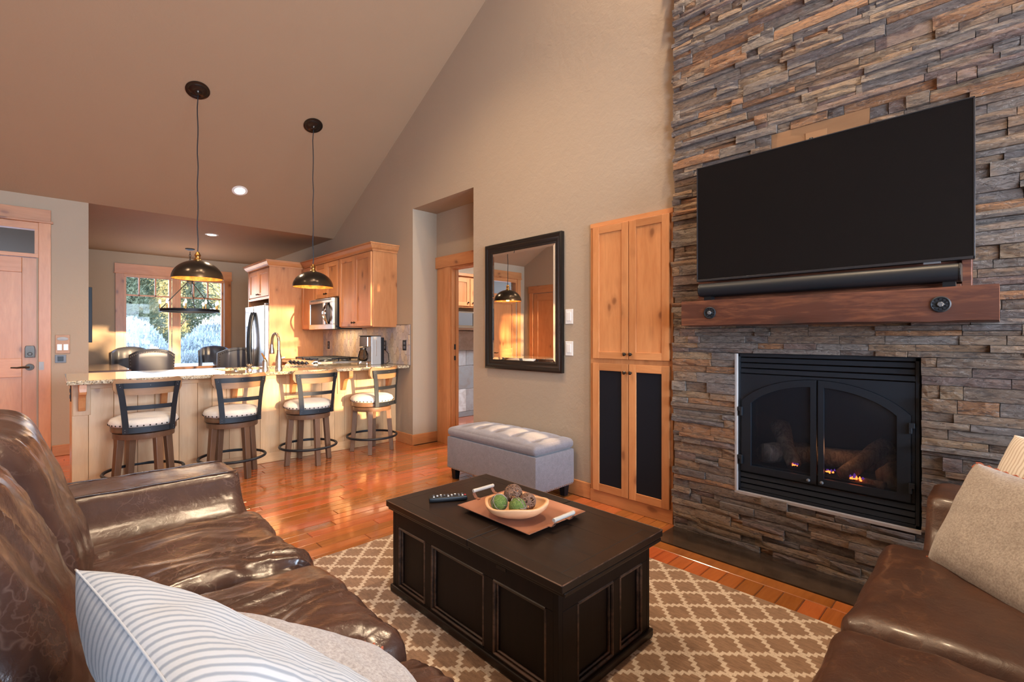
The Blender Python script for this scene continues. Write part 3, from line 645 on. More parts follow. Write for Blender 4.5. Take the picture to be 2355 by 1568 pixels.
m = MB().lathe([(1e-6, 0), (0.044, 0), (0.042, 0.004), (1e-6, 0.006)], (0, 0, 0), 24, 1, 0.42); m.xf(Matrix.Translation((0.073, EY - 0.005, 1.182)) @ Matrix.Rotation(R(90), 4, 'X')); emit('oval_badge', m, PEWT, t, smooth=True)
def outlet(label, pl, P, u0, u1, v0, v1, group=None):
    t = thing('wall_outlet', label, 'outlet', pp(pl, P, (u0 + u1) / 2, v0, 0), group)
    emit('plate', pb_(MB(), pl, P, u0, u1, v0, v1, 0, 0.006), PLASTIC, t, bevel=0.002)
    for k in (0.3, 0.7):
        c = v0 + (v1 - v0) * k; emit('socket', pb_(MB(), pl, P, u0 + (u1 - u0) * .28, u1 - (u1 - u0) * .28, c - 0.015, c + 0.015, 0.005, 0.010), GREYP, t, bevel=0.002)
    return t
TX = WX - 0.012
outlet('black outlet on the backsplash nearest the hall opening', 'x', TX, 4.68, 4.755, 1.05, 1.165, 'black outlets on the backsplash')
outlet('black outlet on the backsplash behind the coffee maker', 'x', TX, 5.13, 5.205, 1.04, 1.16, 'black outlets on the backsplash')
outlet('black outlet on the backsplash left of the range by the tall panel', 'x', TX, 6.74, 6.81, 1.03, 1.14, 'black outlets on the backsplash')

# ================================================================== kitchen
CT = 0.885
def clip(poly, u0, u1, v0, v1):
    for ax, lim, sg in ((0, u0, 1), (0, u1, -1), (1, v0, 1), (1, v1, -1)):
        out = []
        for i in range(len(poly)):
            a, b = poly[i - 1], poly[i]; da, db = sg * (a[ax] - lim), sg * (b[ax] - lim)
            if (da >= 0) != (db >= 0):
                t = da / (da - db); out.append((a[0] + (b[0] - a[0]) * t, a[1] + (b[1] - a[1]) * t))
            if db >= 0: out.append(b)
        poly = out
        if len(poly) < 3: return []
    return poly
bs = thing('backsplash', 'tan stone backsplash of tall hexagonal tiles behind the range', 'backsplash', (WX, 5.8, CT))
emit('grout', box(WX - 0.008, 4.61, CT, WX - 0.0005, 6.98, 1.345), TGROUT, bs)
def tiles(y0, y1, z0, z1):
    wd, a, H = 0.088, 0.013, 0.165; pitch = wd / 2 + a + 0.003; k = 0; y = y0 - 0.02
    while y < y1 + wd:
        z = z0 - 0.05 + (H / 2 if k % 2 else 0)
        while z < z1 + H:
            p = [(y - wd / 2, z), (y - a, z - H / 2 + .002), (y + a, z - H / 2 + .002), (y + wd / 2, z), (y + a, z + H / 2 - .002), (y - a, z + H / 2 - .002)]
            p = clip(p, y0, y1, z0, z1)
            if len(p) > 2:
                ar = abs(sum(p[i - 1][0] * p[i][1] - p[i][0] * p[i - 1][1] for i in range(len(p)))) / 2
                if ar > 4e-4: emit('tile', MB().prism(p, 'x', WX - 0.012 - random.uniform(0, .002), WX - 0.006), TILE, bs)
            z += H
        y += pitch; k += 1
tiles(4.655, 6.975, CT + 0.003, 1.335)
for z0 in (CT + .003, 1.0, 1.115, 1.23): emit('tile', box(WX - 0.013, 4.613, z0, WX - 0.006, 4.65, min(z0 + 0.11, 1.345)), TILE, bs)

# peninsula
PY = 4.91; PX0 = 0.104
pen = thing('peninsula_cabinet', 'pale knotty wood breakfast bar cabinet under the granite counter', 'cabinet', (1.5, PY, 0))
emit('back_panel', box(PX0 + 0.02, 5.50, 0.0, WX - .002, 5.52, CT - 0.031), PEN, pen); emit('right_panel', box(WX - .022, PY + 0.019, 0.0, WX - .002, 5.50, CT - 0.031), PEN, pen); emit('backing', box(PX0 + .02, PY + .0182, 0, WX - .022, PY + .03, CT - .031), PEN, pen)
emit('end_panel', box(PX0, PY + 0.0185, 0, PX0 + 0.0195, 5.52, CT - 0.031), PEN, pen)
x = PX0; rb = random.Random(5); first = True
while x < WX - 0.03:
    wdt = 0.095 if first else rb.choice([0.11, 0.135, 0.15, 0.17]); first = False; x1 = min(x + wdt, WX - 0.02)
    if WX - 0.02 - x1 < 0.06: x1 = WX - 0.02
    emit('plank', box(x + 0.0008, PY, 0.09, x1 - 0.0008, PY + 0.018, 0.80), PEN, pen, bevel=0.0025); x = x1
emit('top_rail', box(PX0, PY - 0.002, 0.80, WX - 0.02, PY + 0.018, CT - 0.031), PENX, pen, bevel=0.002)
emit('base_rail', box(PX0, PY - 0.002, 0.0, WX - 0.02, PY + 0.018, 0.09), PENX, pen, bevel=0.002)
emit('shoe_moulding', box(PX0, PY - 0.014, 0.0, WX - 0.02, PY - 0.002, 0.016), PENX, pen, bevel=0.003)
prof = [(0, 0), (-0.215, 0), (-0.215, -0.035)]
for i in range(9):
    t = i / 8; prof.append((-0.215 + 0.135 * smoothstep(0, 1, t) - 0.02 * math.sin(math.pi * t), -0.035 - 0.10 * t - 0.03 * math.sin(2 * math.pi * t) * 0.5))
prof += [(-0.06, -0.19), (-0.045, -0.215), (0, -0.215)]
for cx_ in (0.16, 0.665, 1.185, 1.70, 2.215, 2.745):
    c = emit('corbel', MB().prism([(PY - 0.014 + a, CT - 0.031 + b) for a, b in prof], 'x', cx_ - 0.021, cx_ + 0.021), ALZ, pen, bevel=0.003)
    emit('back_plate', box(cx_ - 0.05, PY - 0.014, CT - 0.285, cx_ + 0.05, PY - 0.001, CT - 0.031), PEN, c, bevel=0.002)
outlet('black outlet on the left end of the breakfast bar', 'x', PX0, 5.02, 5.09, 0.70, 0.82)
# counter with a sink opening
XR = WX - 0.013
poly = [(0.07, 4.62), (XR, 4.62), (XR, 5.742), (2.25, 5.742), (2.25, 5.6), (1.96, 5.6), (1.96, 5.46), (1.96, 5.05), (1.14, 5.05), (1.14, 5.46), (1.9595, 5.46), (1.9595, 5.6), (0.07, 5.6)]
emit('countertop', MB().prism(poly, 'z', CT - 0.03, CT), GRAN, None, 'long speckled granite countertop of the breakfast bar', origin=(1.5, 5.1, CT), cat='countertop', bevel=0.006, seg=3)
emit('countertop', box(2.25, 6.498, CT - .03, XR, 6.978, CT), GRAN, None, 'short granite countertop between the range and the tall refrigerator panel', origin=(2.5, 6.7, CT), cat='countertop', bevel=0.006)
s = MB(); s.box(1.14, 5.05, CT - 0.22, 1.96, 5.46, CT - 0.21)
for a in ((1.135, 5.045, 1.145, 5.465), (1.955, 5.045, 1.965, 5.465), (1.135, 5.045, 1.965, 5.055), (1.135, 5.455, 1.965, 5.465)): s.box(a[0], a[1], CT - 0.22, a[2], a[3], CT - 0.031)
emit('sink', s, STEEL, None, 'stainless steel sink set into the granite breakfast bar', origin=(1.55, 5.25, CT - 0.22), cat='sink')
t = thing('kitchen_faucet', 'tall brushed nickel gooseneck faucet on the breakfast bar', 'faucet', (1.60, 4.96, CT))
emit('body', MB().lathe([(0.034, 0), (0.034, 0.012), (0.028, 0.03), (0.030, 0.07), (0.026, 0.12), (0.017, 0.16), (0.017, 0.185), (0.0145, 0.19), (1e-6, 0.192)], (1.60, 4.96, CT), 24), STEELB, t, smooth=True)
pts = [(1.60, 4.96, CT + 0.18), (1.60, 4.96, CT + 0.26)]
for i in range(13): a = math.pi * i / 12; pts.append((1.60, 4.96 + 0.10 * (1 - math.cos(a)), CT + 0.265 + 0.085 * math.sin(a)))
pts.append((1.60, 5.165, CT + 0.24)); emit('spout', MB().tube(pts, 0.0135, 12), STEELB, t, smooth=True)
emit('spray_head', MB().lathe([(0.024, 0), (0.026, 0.01), (0.024, 0.035), (0.016, 0.075), (0.016, 0.10)], (1.60, 5.168, CT + 0.145), 20), STEELB, t, smooth=True)
m = MB(); m.cyl((1.60, 4.96, CT + .10), (1.655, 4.95, CT + .115), 0.010, 0.008, 10); emit('handle', m, STEELB, t, smooth=True)
t = thing('soap_dispenser', 'brushed nickel soap dispenser left of the faucet', 'soap dispenser', (1.478, 4.97, CT))
emit('body', MB().lathe([(0.028, 0), (0.028, 0.012), (0.023, 0.03), (0.024, 0.075), (0.018, 0.09), (0.013, 0.10), (1e-6, 0.102)], (1.478, 4.97, CT), 20), STEELB, t, smooth=True)
emit('pump', MB().tube([(1.478, 4.97, CT + .10), (1.474, 4.98, CT + .118), (1.462, 5.0, CT + .150), (1.458, 5.01, CT + .158)], [0.011, 0.010, 0.007, 0.004], 8), BRASS, t, smooth=True)
t = thing('sink_stopper', 'small ribbed chrome sink stopper standing left of the soap dispenser', 'sink stopper', (1.35, 5.0, CT))
emit('body', MB().lathe([(0.026, 0), (0.026, 0.01), (0.016, 0.02), (0.014, 0.035), (0.024, 0.042), (0.026, 0.052), (0.018, 0.058), (1e-6, 0.06)], (1.35, 5.0, CT), 18), CHROME, t, smooth=True)
emit('drain_ring', MB().lathe([(0.022, 0), (0.022, 0.004), (0.013, 0.006), (1e-6, 0.006)], (1.225, 4.97, CT), 18), CHROME, None, 'flat round chrome ring on the counter far left of the faucet', origin=(1.225, 4.97, CT), cat='drain ring', smooth=True)

# base cabinets along the range wall
for y0, y1, lab in ((5.53, 5.742, 'narrow base cabinet in the counter corner right of the range'), (6.498, 6.978, 'base cabinet under the counter left of the range')):
    t = thing('base_cabinet', lab, 'cabinet', (2.58, (y0 + y1) / 2, 0), 'base cabinets beside the range')
    emit('body', box(2.29, y0, 0, WX - .013, y1, CT - 0.031), ALZ, t); shaker(t, 'x', 2.29, y0 + .01, y1 - .01, 0.1, 0.68, kn=(y0 + .05, 0.62))
    emit('drawer', pb_(MB(), 'x', 2.29, y0 + .01, y1 - .01, 0.70, 0.84, 0, 0.02), ALY, t, bevel=.002)
# range
t = thing('gas_range', 'stainless gas range with black grates against the backsplash', 'range', (2.52, 6.12, 0))
emit('body', box(2.24, 5.747, 0.06, WX - .02, 6.493, 0.90), STEEL, t, bevel=0.004)
m = MB().prism([(2.235, 0.80), (2.165, 0.80), (2.175, 0.845), (2.255, 0.915), (2.30, 0.915), (2.30, 0.80)], 'y', 5.747, 6.493); cp = emit('control_panel', m, STEEL, t, bevel=0.003)
for i in range(5):
    yy = 5.85 + i * 0.135; a = Vector((2.208, yy, 0.878)); nrm = Vector((-0.66, 0, 0.75)); emit('knob', MB().cyl(a, a + nrm * 0.028, 0.021, 0.017, 16), BLK, cp, smooth=True)
emit('display', MB().hexa([(2.206, 6.33, 0.868), (2.24, 6.33, 0.898), (2.24, 6.45, 0.898), (2.206, 6.45, 0.868)], [(2.204, 6.33, 0.870), (2.238, 6.33, 0.900), (2.238, 6.45, 0.900), (2.204, 6.45, 0.870)]), SCREEN, cp)
for k in range(3):
    g = MB(); a = 5.765 + k * 0.243; b = a + 0.232
    for yy in (a, b - 0.012): g.box(2.30, yy, 0.925, 2.83, yy + 0.012, 0.942)
    for xx in (2.30, 2.41, 2.56, 2.70, 2.818): g.box(xx, a, 0.925, xx + 0.012, b, 0.942)
    for xx in (2.30, 2.56, 2.818):
        for yy in (a, b - 0.012): g.box(xx, yy, 0.90, xx + 0.012, yy + 0.012, 0.93)
    g.box(2.30, (a + b) / 2 - .006, 0.928, 2.83, (a + b) / 2 + .006, 0.942); emit('grate', g, BLK, t, bevel=0.002)
for bx, by in ((2.43, 5.88), (2.70, 5.88), (2.43, 6.36), (2.70, 6.36), (2.56, 6.12)): emit('burner', MB().lathe([(0.05, 0), (0.05, 0.012), (0.035, 0.02), (1e-6, 0.021)], (bx, by, 0.90), 20), BLK, t, smooth=True)
emit('oven_door', box(2.215, 5.76, 0.16, 2.24, 6.48, 0.76), STEEL, t, bevel=.004); m = MB().tube([(2.18, 5.80, 0.72), (2.18, 6.44, 0.72)], 0.011, 10); emit('handle', m, STEEL, t, smooth=True)
for a in (5.82, 6.40): emit('handle_bracket', box(2.18, a, .712, 2.216, a + .02, .728), STEEL, t)
# microwave
t = thing('microwave_oven', 'stainless over the range microwave with a bowed handle', 'microwave', (2.66, 6.12, 1.30))
emit('body', box(2.51, 5.747, 1.30, WX - .013, 6.493, 1.69), PLASTIC, t, bevel=0.003)
for a in ((5.747, 6.493, 1.635, 1.69), (5.747, 6.493, 1.30, 1.362), (6.455, 6.493, 1.362, 1.635), (5.747, 5.825, 1.362, 1.635), (5.985, 6.045, 1.362, 1.635)): emit('door_frame', pb_(MB(), 'x', 2.51, *a, 0, 0.03), STEEL, t, bevel=0.003)
emit('window', pb_(MB(), 'x', 2.51, 6.045, 6.455, 1.362, 1.635, 0, 0.024), SCREEN, t); emit('control_panel', pb_(MB(), 'x', 2.51, 5.825, 5.985, 1.362, 1.635, 0, 0.024), SCREEN, t)
pts = [(2.48 - 0.045 * math.sin(math.pi * i / 14) - .002, 5.90 + 0.0 * i, 1.375 + 0.25 * i / 14) for i in range(15)]
for sg in (-1, 1): emit('handle', MB().tube([(p[0], p[1] + sg * 0.042 * math.sin(math.pi * i / 14), p[2]) for i, p in enumerate(pts)], 0.011, 8), CHROME, t, smooth=True)
emit('vent_grille', pb_(MB(), 'x', 2.51, 5.80, 6.44, 1.665, 1.682, 0.03, 0.0315), GREYP, t)
lamp('cooktop_light', 'AREA', (2.66, 6.12, 1.295), 3.0, (1.0, 0.72, 0.42), shape='RECTANGLE', size=0.25, size_y=0.5)
# upper cabinets
def upper(label, y0, y1, z0, z1, n, kz):
    t = thing('upper_cabinet', label, 'cabinet', (2.72, (y0 + y1) / 2, z0), 'upper cabinets over the range wall')
    emit('body', box(2.575, y0, z0, WX - .001, y1, z1), ALZ, t, bevel=0.002)
    dw = (y1 - y0 - 0.024) / n
    for i in range(n):
        a = y0 + 0.012 + i * dw; ky = (a + dw - 0.03 if i == 0 else a + 0.03) if n == 2 else a + 0.03
        shaker(t, 'x', 2.575, a + .0015, a + dw - .0015, z0 + 0.012, z1 - 0.03, 0.02, 0.058, (ky, kz))
    return t
u1 = upper('tall two door upper cabinet nearest the hall opening', 4.905, 5.742, 1.315, 2.19, 2, 1.37)
upper('short two door upper cabinet above the microwave', 5.744, 6.496, 1.70, 2.19, 2, 1.76)
upper('narrow upper cabinet left of the microwave', 6.498, 6.978, 1.30, 2.19, 1, 1.36)
def crown(m, path, z0, h, out):
    # path: list of ((x,y) inner, (nx,ny) outward offset unit incl. mitre)
    pr = [(0.0, 0.0), (0.012, 0.0), (0.012, 0.014), (0.03, 0.03), (out - 0.012, h - 0.024), (out - 0.012, h - 0.012), (out, h - 0.012), (out, h), (0, h)]
    k = len(m.v); n = len(pr)
    for (p, d) in path: m.v += [(p[0] + d[0] * a, p[1] + d[1] * a, z0 + b) for a, b in pr]
    for i in range(len(path) - 1):
        for j in range(n): m.f.append((k + i * n + j, k + i * n + (j + 1) % n, k + (i + 1) * n + (j + 1) % n, k + (i + 1) * n + j))
    m.f += [tuple(k + j for j in range(n)), tuple(k + (len(path) - 1) * n + j for j in reversed(range(n)))]
    return m
c = crown(MB(), [((WX - .002, 4.905), (0, -1)), ((2.575, 4.905), (-1, -1)), ((2.575, 6.90), (-1, 0))], 2.17, 0.085, 0.06)
emit('crown_moulding', c, ALY, None, 'wooden crown moulding along the top of the range wall cabinets', origin=(2.7, 5.8, 2.17), cat='moulding')
# refrigerator and its surround
t = thing('refrigerator_cabinet', 'tall wooden cabinet built around the refrigerator', 'cabinet', (2.5, 7.47, 0))
emit('side_panel', box(2.13, 6.98, 0, WX - .001, 7.0, 2.19), ALZ, t, bevel=.002); emit('far_panel', box(2.13, 7.93, 0, WX - .001, 7.95, 2.19), ALZ, t)
emit('body', box(2.15, 7.0, 1.745, WX - .001, 7.93, 2.19), ALZ, t)
emit('face_frame', box(2.13, 7.0, 1.73, 2.15, 7.93, 1.76), ALY, t)
for i in range(2):
    a = 7.02 + i * 0.445; shaker(t, 'x', 2.15, a, a + 0.44, 1.775, 2.15, 0.02, 0.055, (a + (0.41 if i == 0 else 0.03), 1.81))
c = crown(MB(), [((2.76, 6.98), (0, -1)), ((2.13, 6.98), (-1, -1)), ((2.13, 7.95), (-1, 1)), ((WX - .002, 7.95), (0, 1))], 2.17, 0.085, 0.06)
emit('crown', c, ALX, t)
t = thing('refrigerator', 'stainless side by side refrigerator with a black dispenser', 'refrigerator', (2.5, 7.47, 0))
emit('body', box(2.16, 7.015, 0.03, WX - .03, 7.915, 1.66), GREYP, t, bevel=.004); emit('kick_plate', box(2.18, 7.03, 0.001, 2.3, 7.90, 0.03), PLASTIC, t)
for i, (a, b) in enumerate(((7.015, 7.50), (7.505, 7.915))):
    d = emit('door', box(2.08, a, 0.06, 2.155, b, 1.645), STEEL, t, bevel=.012, seg=4)
    hy = a + (b - a) * (0.9 if i == 0 else 0.1)
    pts = [(2.075 - 0.055 * math.sin(math.pi * k / 16) ** 0.6 - .002, hy, 0.62 + 0.93 * k / 16) for k in range(17)]
    emit('handle', MB().tube(pts, 0.018, 10), BLK, d, smooth=True)
    if i == 1: emit('dispenser', box(2.074, 7.60, 0.98, 2.082, 7.85, 1.36), PLASTIC, d); emit('dispenser_display', box(2.072, 7.62, 1.28, 2.075, 7.83, 1.34), GREYP, d)
emit('hinge_cap', box(2.10, 7.03, 1.645, 2.2, 7.10, 1.668), GREYP, t, bevel=.003)
# coffee maker
t = thing('coffee_maker', 'silver drip coffee maker standing at the right end of the bar', 'coffee maker', (2.63, 5.08, CT))
m = MB().box(2.60, 4.985, CT, 2.72, 5.175, CT + 0.325); emit('body', m, plain('satin_silver', (0.42, 0.40, 0.38), 0.4, 0.4), t, label='satin silver body of the coffee maker', bevel=.006)
emit('base', MB().box(2.54, 4.985, CT, 2.60, 5.175, CT + 0.045), CHROME, t, bevel=.008); emit('brew_head', MB().box(2.545, 4.985, CT + 0.20, 2.60, 5.175, CT + 0.325), CHROME, t, bevel=.012, seg=3)
emit('lid', MB().box(2.54, 4.982, CT + .325, 2.722, 5.178, CT + .333), PLASTIC, t, bevel=.003); emit('water_gauge', MB().box(2.655, 4.983, CT + .10, 2.663, 4.986, CT + .28), CHROME, t)
emit('back_tank', MB().box(2.72, 4.995, CT, 2.765, 5.165, CT + .31), PLASTIC, t, bevel=.005)
cf = emit('carafe', MB().lathe([(0.045, 0), (0.056, 0.02), (0.058, 0.06), (0.045, 0.105), (0.034, 0.12), (0.034, 0.13)], (2.545, 5.08, CT + .047), 24), CARAFE, t, smooth='all')
m = MB().lathe([(0.036, 0.128), (0.036, 0.145), (1e-6, 0.147)], (2.545, 5.08, CT + .047), 20); m.tube([(2.535, 5.035, CT + .17), (2.515, 4.995, CT + .165), (2.515, 4.995, CT + .09), (2.53, 5.03, CT + .075)], 0.007, 6); emit('carafe_lid', m, PLASTIC, cf, smooth=True)
emit('power_cord', MB().tube([(2.76, 5.06, CT + .02), (2.79, 5.0, CT + .006), (2.82, 4.98, CT + .03), (2.855, 5.06, CT + .12), (2.857, 5.16, CT + .17)], 0.004, 6), PLASTIC, t, smooth=True)

# laundry room seen through the hall door
t = thing('slate_tile_panel', 'wall of large grey slate tiles seen through the hall doorway', 'tiled wall', (4.6, 5.7, 0))
emit('grout', box(3.9, 5.675, 0, 5.4, 5.698, 1.30), TGROUT, t)
zz = [0.0, 0.08, 0.42, 0.77, 1.0, 1.295]
for i in range(5):
    xx = 3.9 + (0.18 if i % 2 else 0)
    for k in range(4):
        a, b = xx + k * 0.42, min(xx + (k + 1) * 0.42 - .003, 5.4)
        if i % 2 and k == 0: emit('tile', box(3.9, 5.66, zz[i] + .002, xx - .003, 5.675, zz[i + 1] - .002), HTILE, t)
        if a < b: emit('tile', box(a, 5.66 - random.uniform(0, .003), zz[i] + .002, b, 5.676, zz[i + 1] - .002), HTILE, t, bevel=.002)
emit('ledge', box(3.9, 5.35, 1.30, 5.4, 5.70, 1.33), BUFT, t)
outlet('black outlet on the grey slate tiles through the hall doorway', 'y', 5.658, 4.24, 4.32, 1.08, 1.20)
t = thing('laundry_microwave', 'small white and steel microwave on the ledge through the hall doorway', 'microwave', (4.35, 5.5, 1.33))
emit('body', box(4.12, 5.42, 1.331, 4.60, 5.69, 1.57), STEEL, t, bevel=.004); emit('window', box(4.14, 5.412, 1.37, 4.42, 5.421, 1.55), GREYP, t); emit('handle', box(4.43, 5.40, 1.36, 4.46, 5.421, 1.55), CHROME, t, bevel=.003); emit('control_panel', box(4.49, 5.412, 1.36, 4.585, 5.421, 1.56), SCREEN, t)
t = thing('laundry_cabinet', 'knotty two door cabinet above the microwave through the hall doorway', 'cabinet', (4.6, 5.55, 1.6))
emit('body', box(3.9, 5.44, 1.63, 5.4, 5.698, 2.08), ALZ, t)
for i in range(3): shaker(t, 'y', 5.44, 3.98 + i * 0.41, 4.38 + i * 0.41, 1.65, 2.05, 0.02, 0.055, (4.02 + i * 0.41 if i % 2 else 4.34 + i * .41, 1.70), mats=(ALZ, ALX))
emit('side_panel', box(4.56, 5.42, 1.335, 4.60, 5.44, 1.64), ALZ, t)
emit('crown', box(3.88, 5.40, 2.08, 5.42, 5.698, 2.12), ALX, t)

# ================================================================== dining
t = thing('buffet_table', 'low sideboard with a dark top behind the left end of the bar', 'sideboard', (0.52, 8.3, 0))
emit('top', box(0.28, 7.48, 0.77, 0.70, 9.2, 0.80), BUFT, t, bevel=.006); emit('body', box(0.30, 7.54, 0.08, 0.66, 9.14, 0.77), BUFW, t)
for a, b in ((.31, 7.55), (.60, 7.55), (.31, 9.08), (.60, 9.08)): emit('leg', box(a, b, 0, a + .05, b + .05, .08), BUFW, t)
for k in range(3): emit('drawer', pb_(MB(), 'X', 0.66, 7.57 + k * .52, 8.07 + k * .52, 0.5, 0.74, 0, 0.015), BUFW, t, bevel=.003)
emit('picture_frame', box(0.271, 7.0, 1.14, 0.315, 7.5, 1.75), BLKM, None, 'dark framed picture edge just past the end of the entry wall', origin=(0.29, 7.25, 1.14), cat='picture', bevel=.004)
t = thing('dining_table', 'dark glossy dining table beyond the breakfast bar', 'table', (1.57, 8.95, 0))
emit('tabletop', box(1.02, 8.42, 0.73, 2.2, 9.45, 0.765), TABLE2, t, bevel=.006)
for a, b in ((1.07, 8.47), (2.08, 8.47), (1.07, 9.33), (2.08, 9.33)): emit('leg', box(a, b, 0, a + .07, b + .07, .73), TABLE2, t, bevel=.004)
emit('apron', box(1.1, 8.5, 0.65, 2.12, 9.38, 0.73), TABLE2, t)
def dining_chair(x, y, rz, label):
    t = thing('dining_chair', label, 'chair', (x, y, 0), 'upholstered wing chairs around the dining table', rz)
    # local: faces +Y, back at -Y
    W = 0.25
    def back(sgn):
        def fn(u, v):
            a = (u - 0.5) * 2; z0, z1 = 0.42, 0.99 + 0.055 * math.cos(a * 1.5) - 0.06 * max(0, abs(a) - 0.72) / 0.28 * 0.5
            z = z0 + (z1 - z0) * v; yb = -0.24 - 0.08 * v
            wing = 0.16 * max(0, (abs(a) - 0.66) / 0.34) ** 1.3
            th = 0.045 if sgn > 0 else -0.045
            edge = min(1, (1 - abs(a)) * 8, (1 - v) * 8 + 0.25)
            tuft = 0.0
            if sgn > 0: tuft = -0.016 * (0.5 + 0.5 * math.cos(a * 9)) * (0.5 + 0.5 * math.cos(v * 16))
            return (a * W * (1 - 0.06 * (1 - v)), yb + wing + th * math.sqrt(max(0.05, edge)) + tuft, z)
        return fn
    m = MB(); m.grid(back(1), 25, 13); m.grid(back(-1), 25, 13); n = 25 * 13
    for i in range(24):
        for j in (0, 12): m.f.append((i * 13 + j, (i + 1) * 13 + j, n + (i + 1) * 13 + j, n + i * 13 + j))
    for j in range(12):
        for i in (0, 24): m.f.append((i * 13 + j, i * 13 + j + 1, n + i * 13 + j + 1, n + i * 13 + j))
    bk = emit('backrest', m, NAVY, t, smooth='all', local=True)
    nh = MB()
    for i in range(27):
        a = -0.93 + 1.86 * i / 26; p = back(-1)((a + 1) / 2, 0.94); nh.ball((p[0], p[1] - 0.002, p[2]), 0.0065, 6)
    for sg in (-1, 1):
        for k in range(9): p = back(-1)((sg * 0.94 + 1) / 2, 0.3 + 0.07 * k); nh.ball((p[0], p[1] - .002, p[2]), 0.0065, 6)
    emit('nailheads', nh, DKB, bk, smooth=True, local=True)
    emit('seat', rbox((0, 0.0, 0.42), (0.25, 0.25, 0.06), 0.03, 0.015), NAVY, t, smooth='all', local=True)
    for a in (-0.2, 0.2):
        for b in (-0.2, 0.2): emit('leg', MB().cyl((a, b, 0), (a * .98, b * .98, .38), 0.015, 0.022, 8), DKB, t, local=True)
    return t
def rbox(c, h, r, crown=0.0, n=14, wr=None):
    """rounded, slightly inflated cushion: c centre, h half sizes, r edge radius"""
    m = MB(); key = {}
    def pt(d):
        q = [d[i] * h[i] for i in range(3)]; inn = [max(-(h[i] - r), min(h[i] - r, q[i])) for i in range(3)]
        e = Vector([q[i] - inn[i] for i in range(3)])
        if e.length > 1e-9: e = e.normalized() * r
        p = Vector(inn) + e
        fx, fy = 1 - d[0] ** 2, 1 - d[1] ** 2
        p.z += crown * (1 if d[2] > 0 else -0.5 if d[2] < 0 else 0) * abs(d[2]) * max(0, fx) ** 0.7 * max(0, fy) ** 0.7
        if wr: p = wr(p, d)
        return p + Vector(c)
    for ax in range(3):
        for sg in (-1, 1):
            def fn(u, v):
                d = [0, 0, 0]; d[ax] = sg
                a = math.sin((u * 2 - 1) * math.pi / 2) * 0.5 + (u * 2 - 1) * 0.5; b = math.sin((v * 2 - 1) * math.pi / 2) * .5 + (v * 2 - 1) * .5
                d[(ax + 1) % 3] = a; d[(ax + 2) % 3] = b; return pt(d)
            m.grid(fn, n, n)
    # weld
    idx = {}; nv = []; mp = []
    for p in m.v:
        k = (round(p[0], 5), round(p[1], 5), round(p[2], 5))
        if k not in idx: idx[k] = len(nv); nv.append(p)
        mp.append(idx[k])
    m.v = nv; m.f = [tuple(dict.fromkeys(mp[i] for i in f)) for f in m.f]; m.f = [f for f in m.f if len(f) > 2]
    return m
dining_chair(0.98, 8.15, R(-4), 'dark leather wing chair turned back to the bar, left end of the table')
dining_chair(0.90, 9.66, R(176), 'dark wing chair half hidden behind the left near dining chair')
dining_chair(2.0, 8.36, R(6), 'dark leather wing chair turned back to the bar, beside the refrigerator')
dining_chair(2.06, 9.64, R(172), 'dark wing chair with tufted inner back facing the bar by the window')
# chandelier
CH = (1.568, 8.975)
t = thing('chandelier', 'black ring chandelier with candle bulbs over the dining table', 'chandelier', (CH[0], CH[1], 1.6))
emit('canopy', MB().lathe([(0.065, 0), (0.065, -0.012), (0.03, -0.025), (1e-6, -0.026)], (CH[0], CH[1], 2.599), 24), BLK, t, smooth=True)
pr = [(0.37, 0), (0.40, 0), (0.40, 0.045), (0.37, 0.045), (0.37, 0)]
rg = MB().grid(lambda u, v: (CH[0] + pr[round(v * 4)][0] * math.cos(2 * math.pi * u), CH[1] + pr[round(v * 4)][0] * math.sin(2 * math.pi * u), 1.595 + pr[round(v * 4)][1]), 48, 5, True)
emit('ring', rg, BLK, t, smooth=True)
emit('hub', MB().lathe([(0.012, -0.05), (0.035, -0.02), (0.05, 0.0), (0.03, 0.03), (0.012, 0.05)], (CH[0], CH[1], 2.08), 16), BLK, t, smooth=True)
ch = MB()
for k in range(11):
    z = 2.13 + k * 0.04; ax = (1, 0) if k % 2 else (0, 1)
    ch.tube([(CH[0] + ax[0] * .011 * math.cos(a), CH[1] + ax[1] * .011 * math.cos(a), z + .026 * math.sin(a)) for a in [2 * math.pi * i / 10 for i in range(10)]], 0.003, 5, True)
emit('chain', ch, BLK, t, smooth=True)
for k in range(3):
    a = R(70 + 120 * k); emit('rod', MB().tube([(CH[0] + .03 * math.cos(a), CH[1] + .03 * math.sin(a), 2.07), (CH[0] + .385 * math.cos(a), CH[1] + .385 * math.sin(a), 1.64)], 0.007, 6), BLK, t)
for k in range(9):
    a = R(12 + 40 * k); x, y = CH[0] + .385 * math.cos(a), CH[1] + .385 * math.sin(a)
    c = emit('candle', MB().lathe([(0.016, 0.0), (0.016, 0.01), (0.010, 0.012), (0.010, 0.085), (1e-6, 0.085)], (x, y, 1.63), 10), BRASS, t, smooth=True)
    emit('bulb', MB().lathe([(0.007, 0.085), (0.016, 0.105), (0.014, 0.125), (0.006, 0.145), (1e-6, 0.155)], (x, y, 1.63), 10), BULB, c, smooth='all')
lamp('chandelier_light', 'POINT', (CH[0], CH[1], 1.85), 14, WARM, shadow_soft_size=0.25)

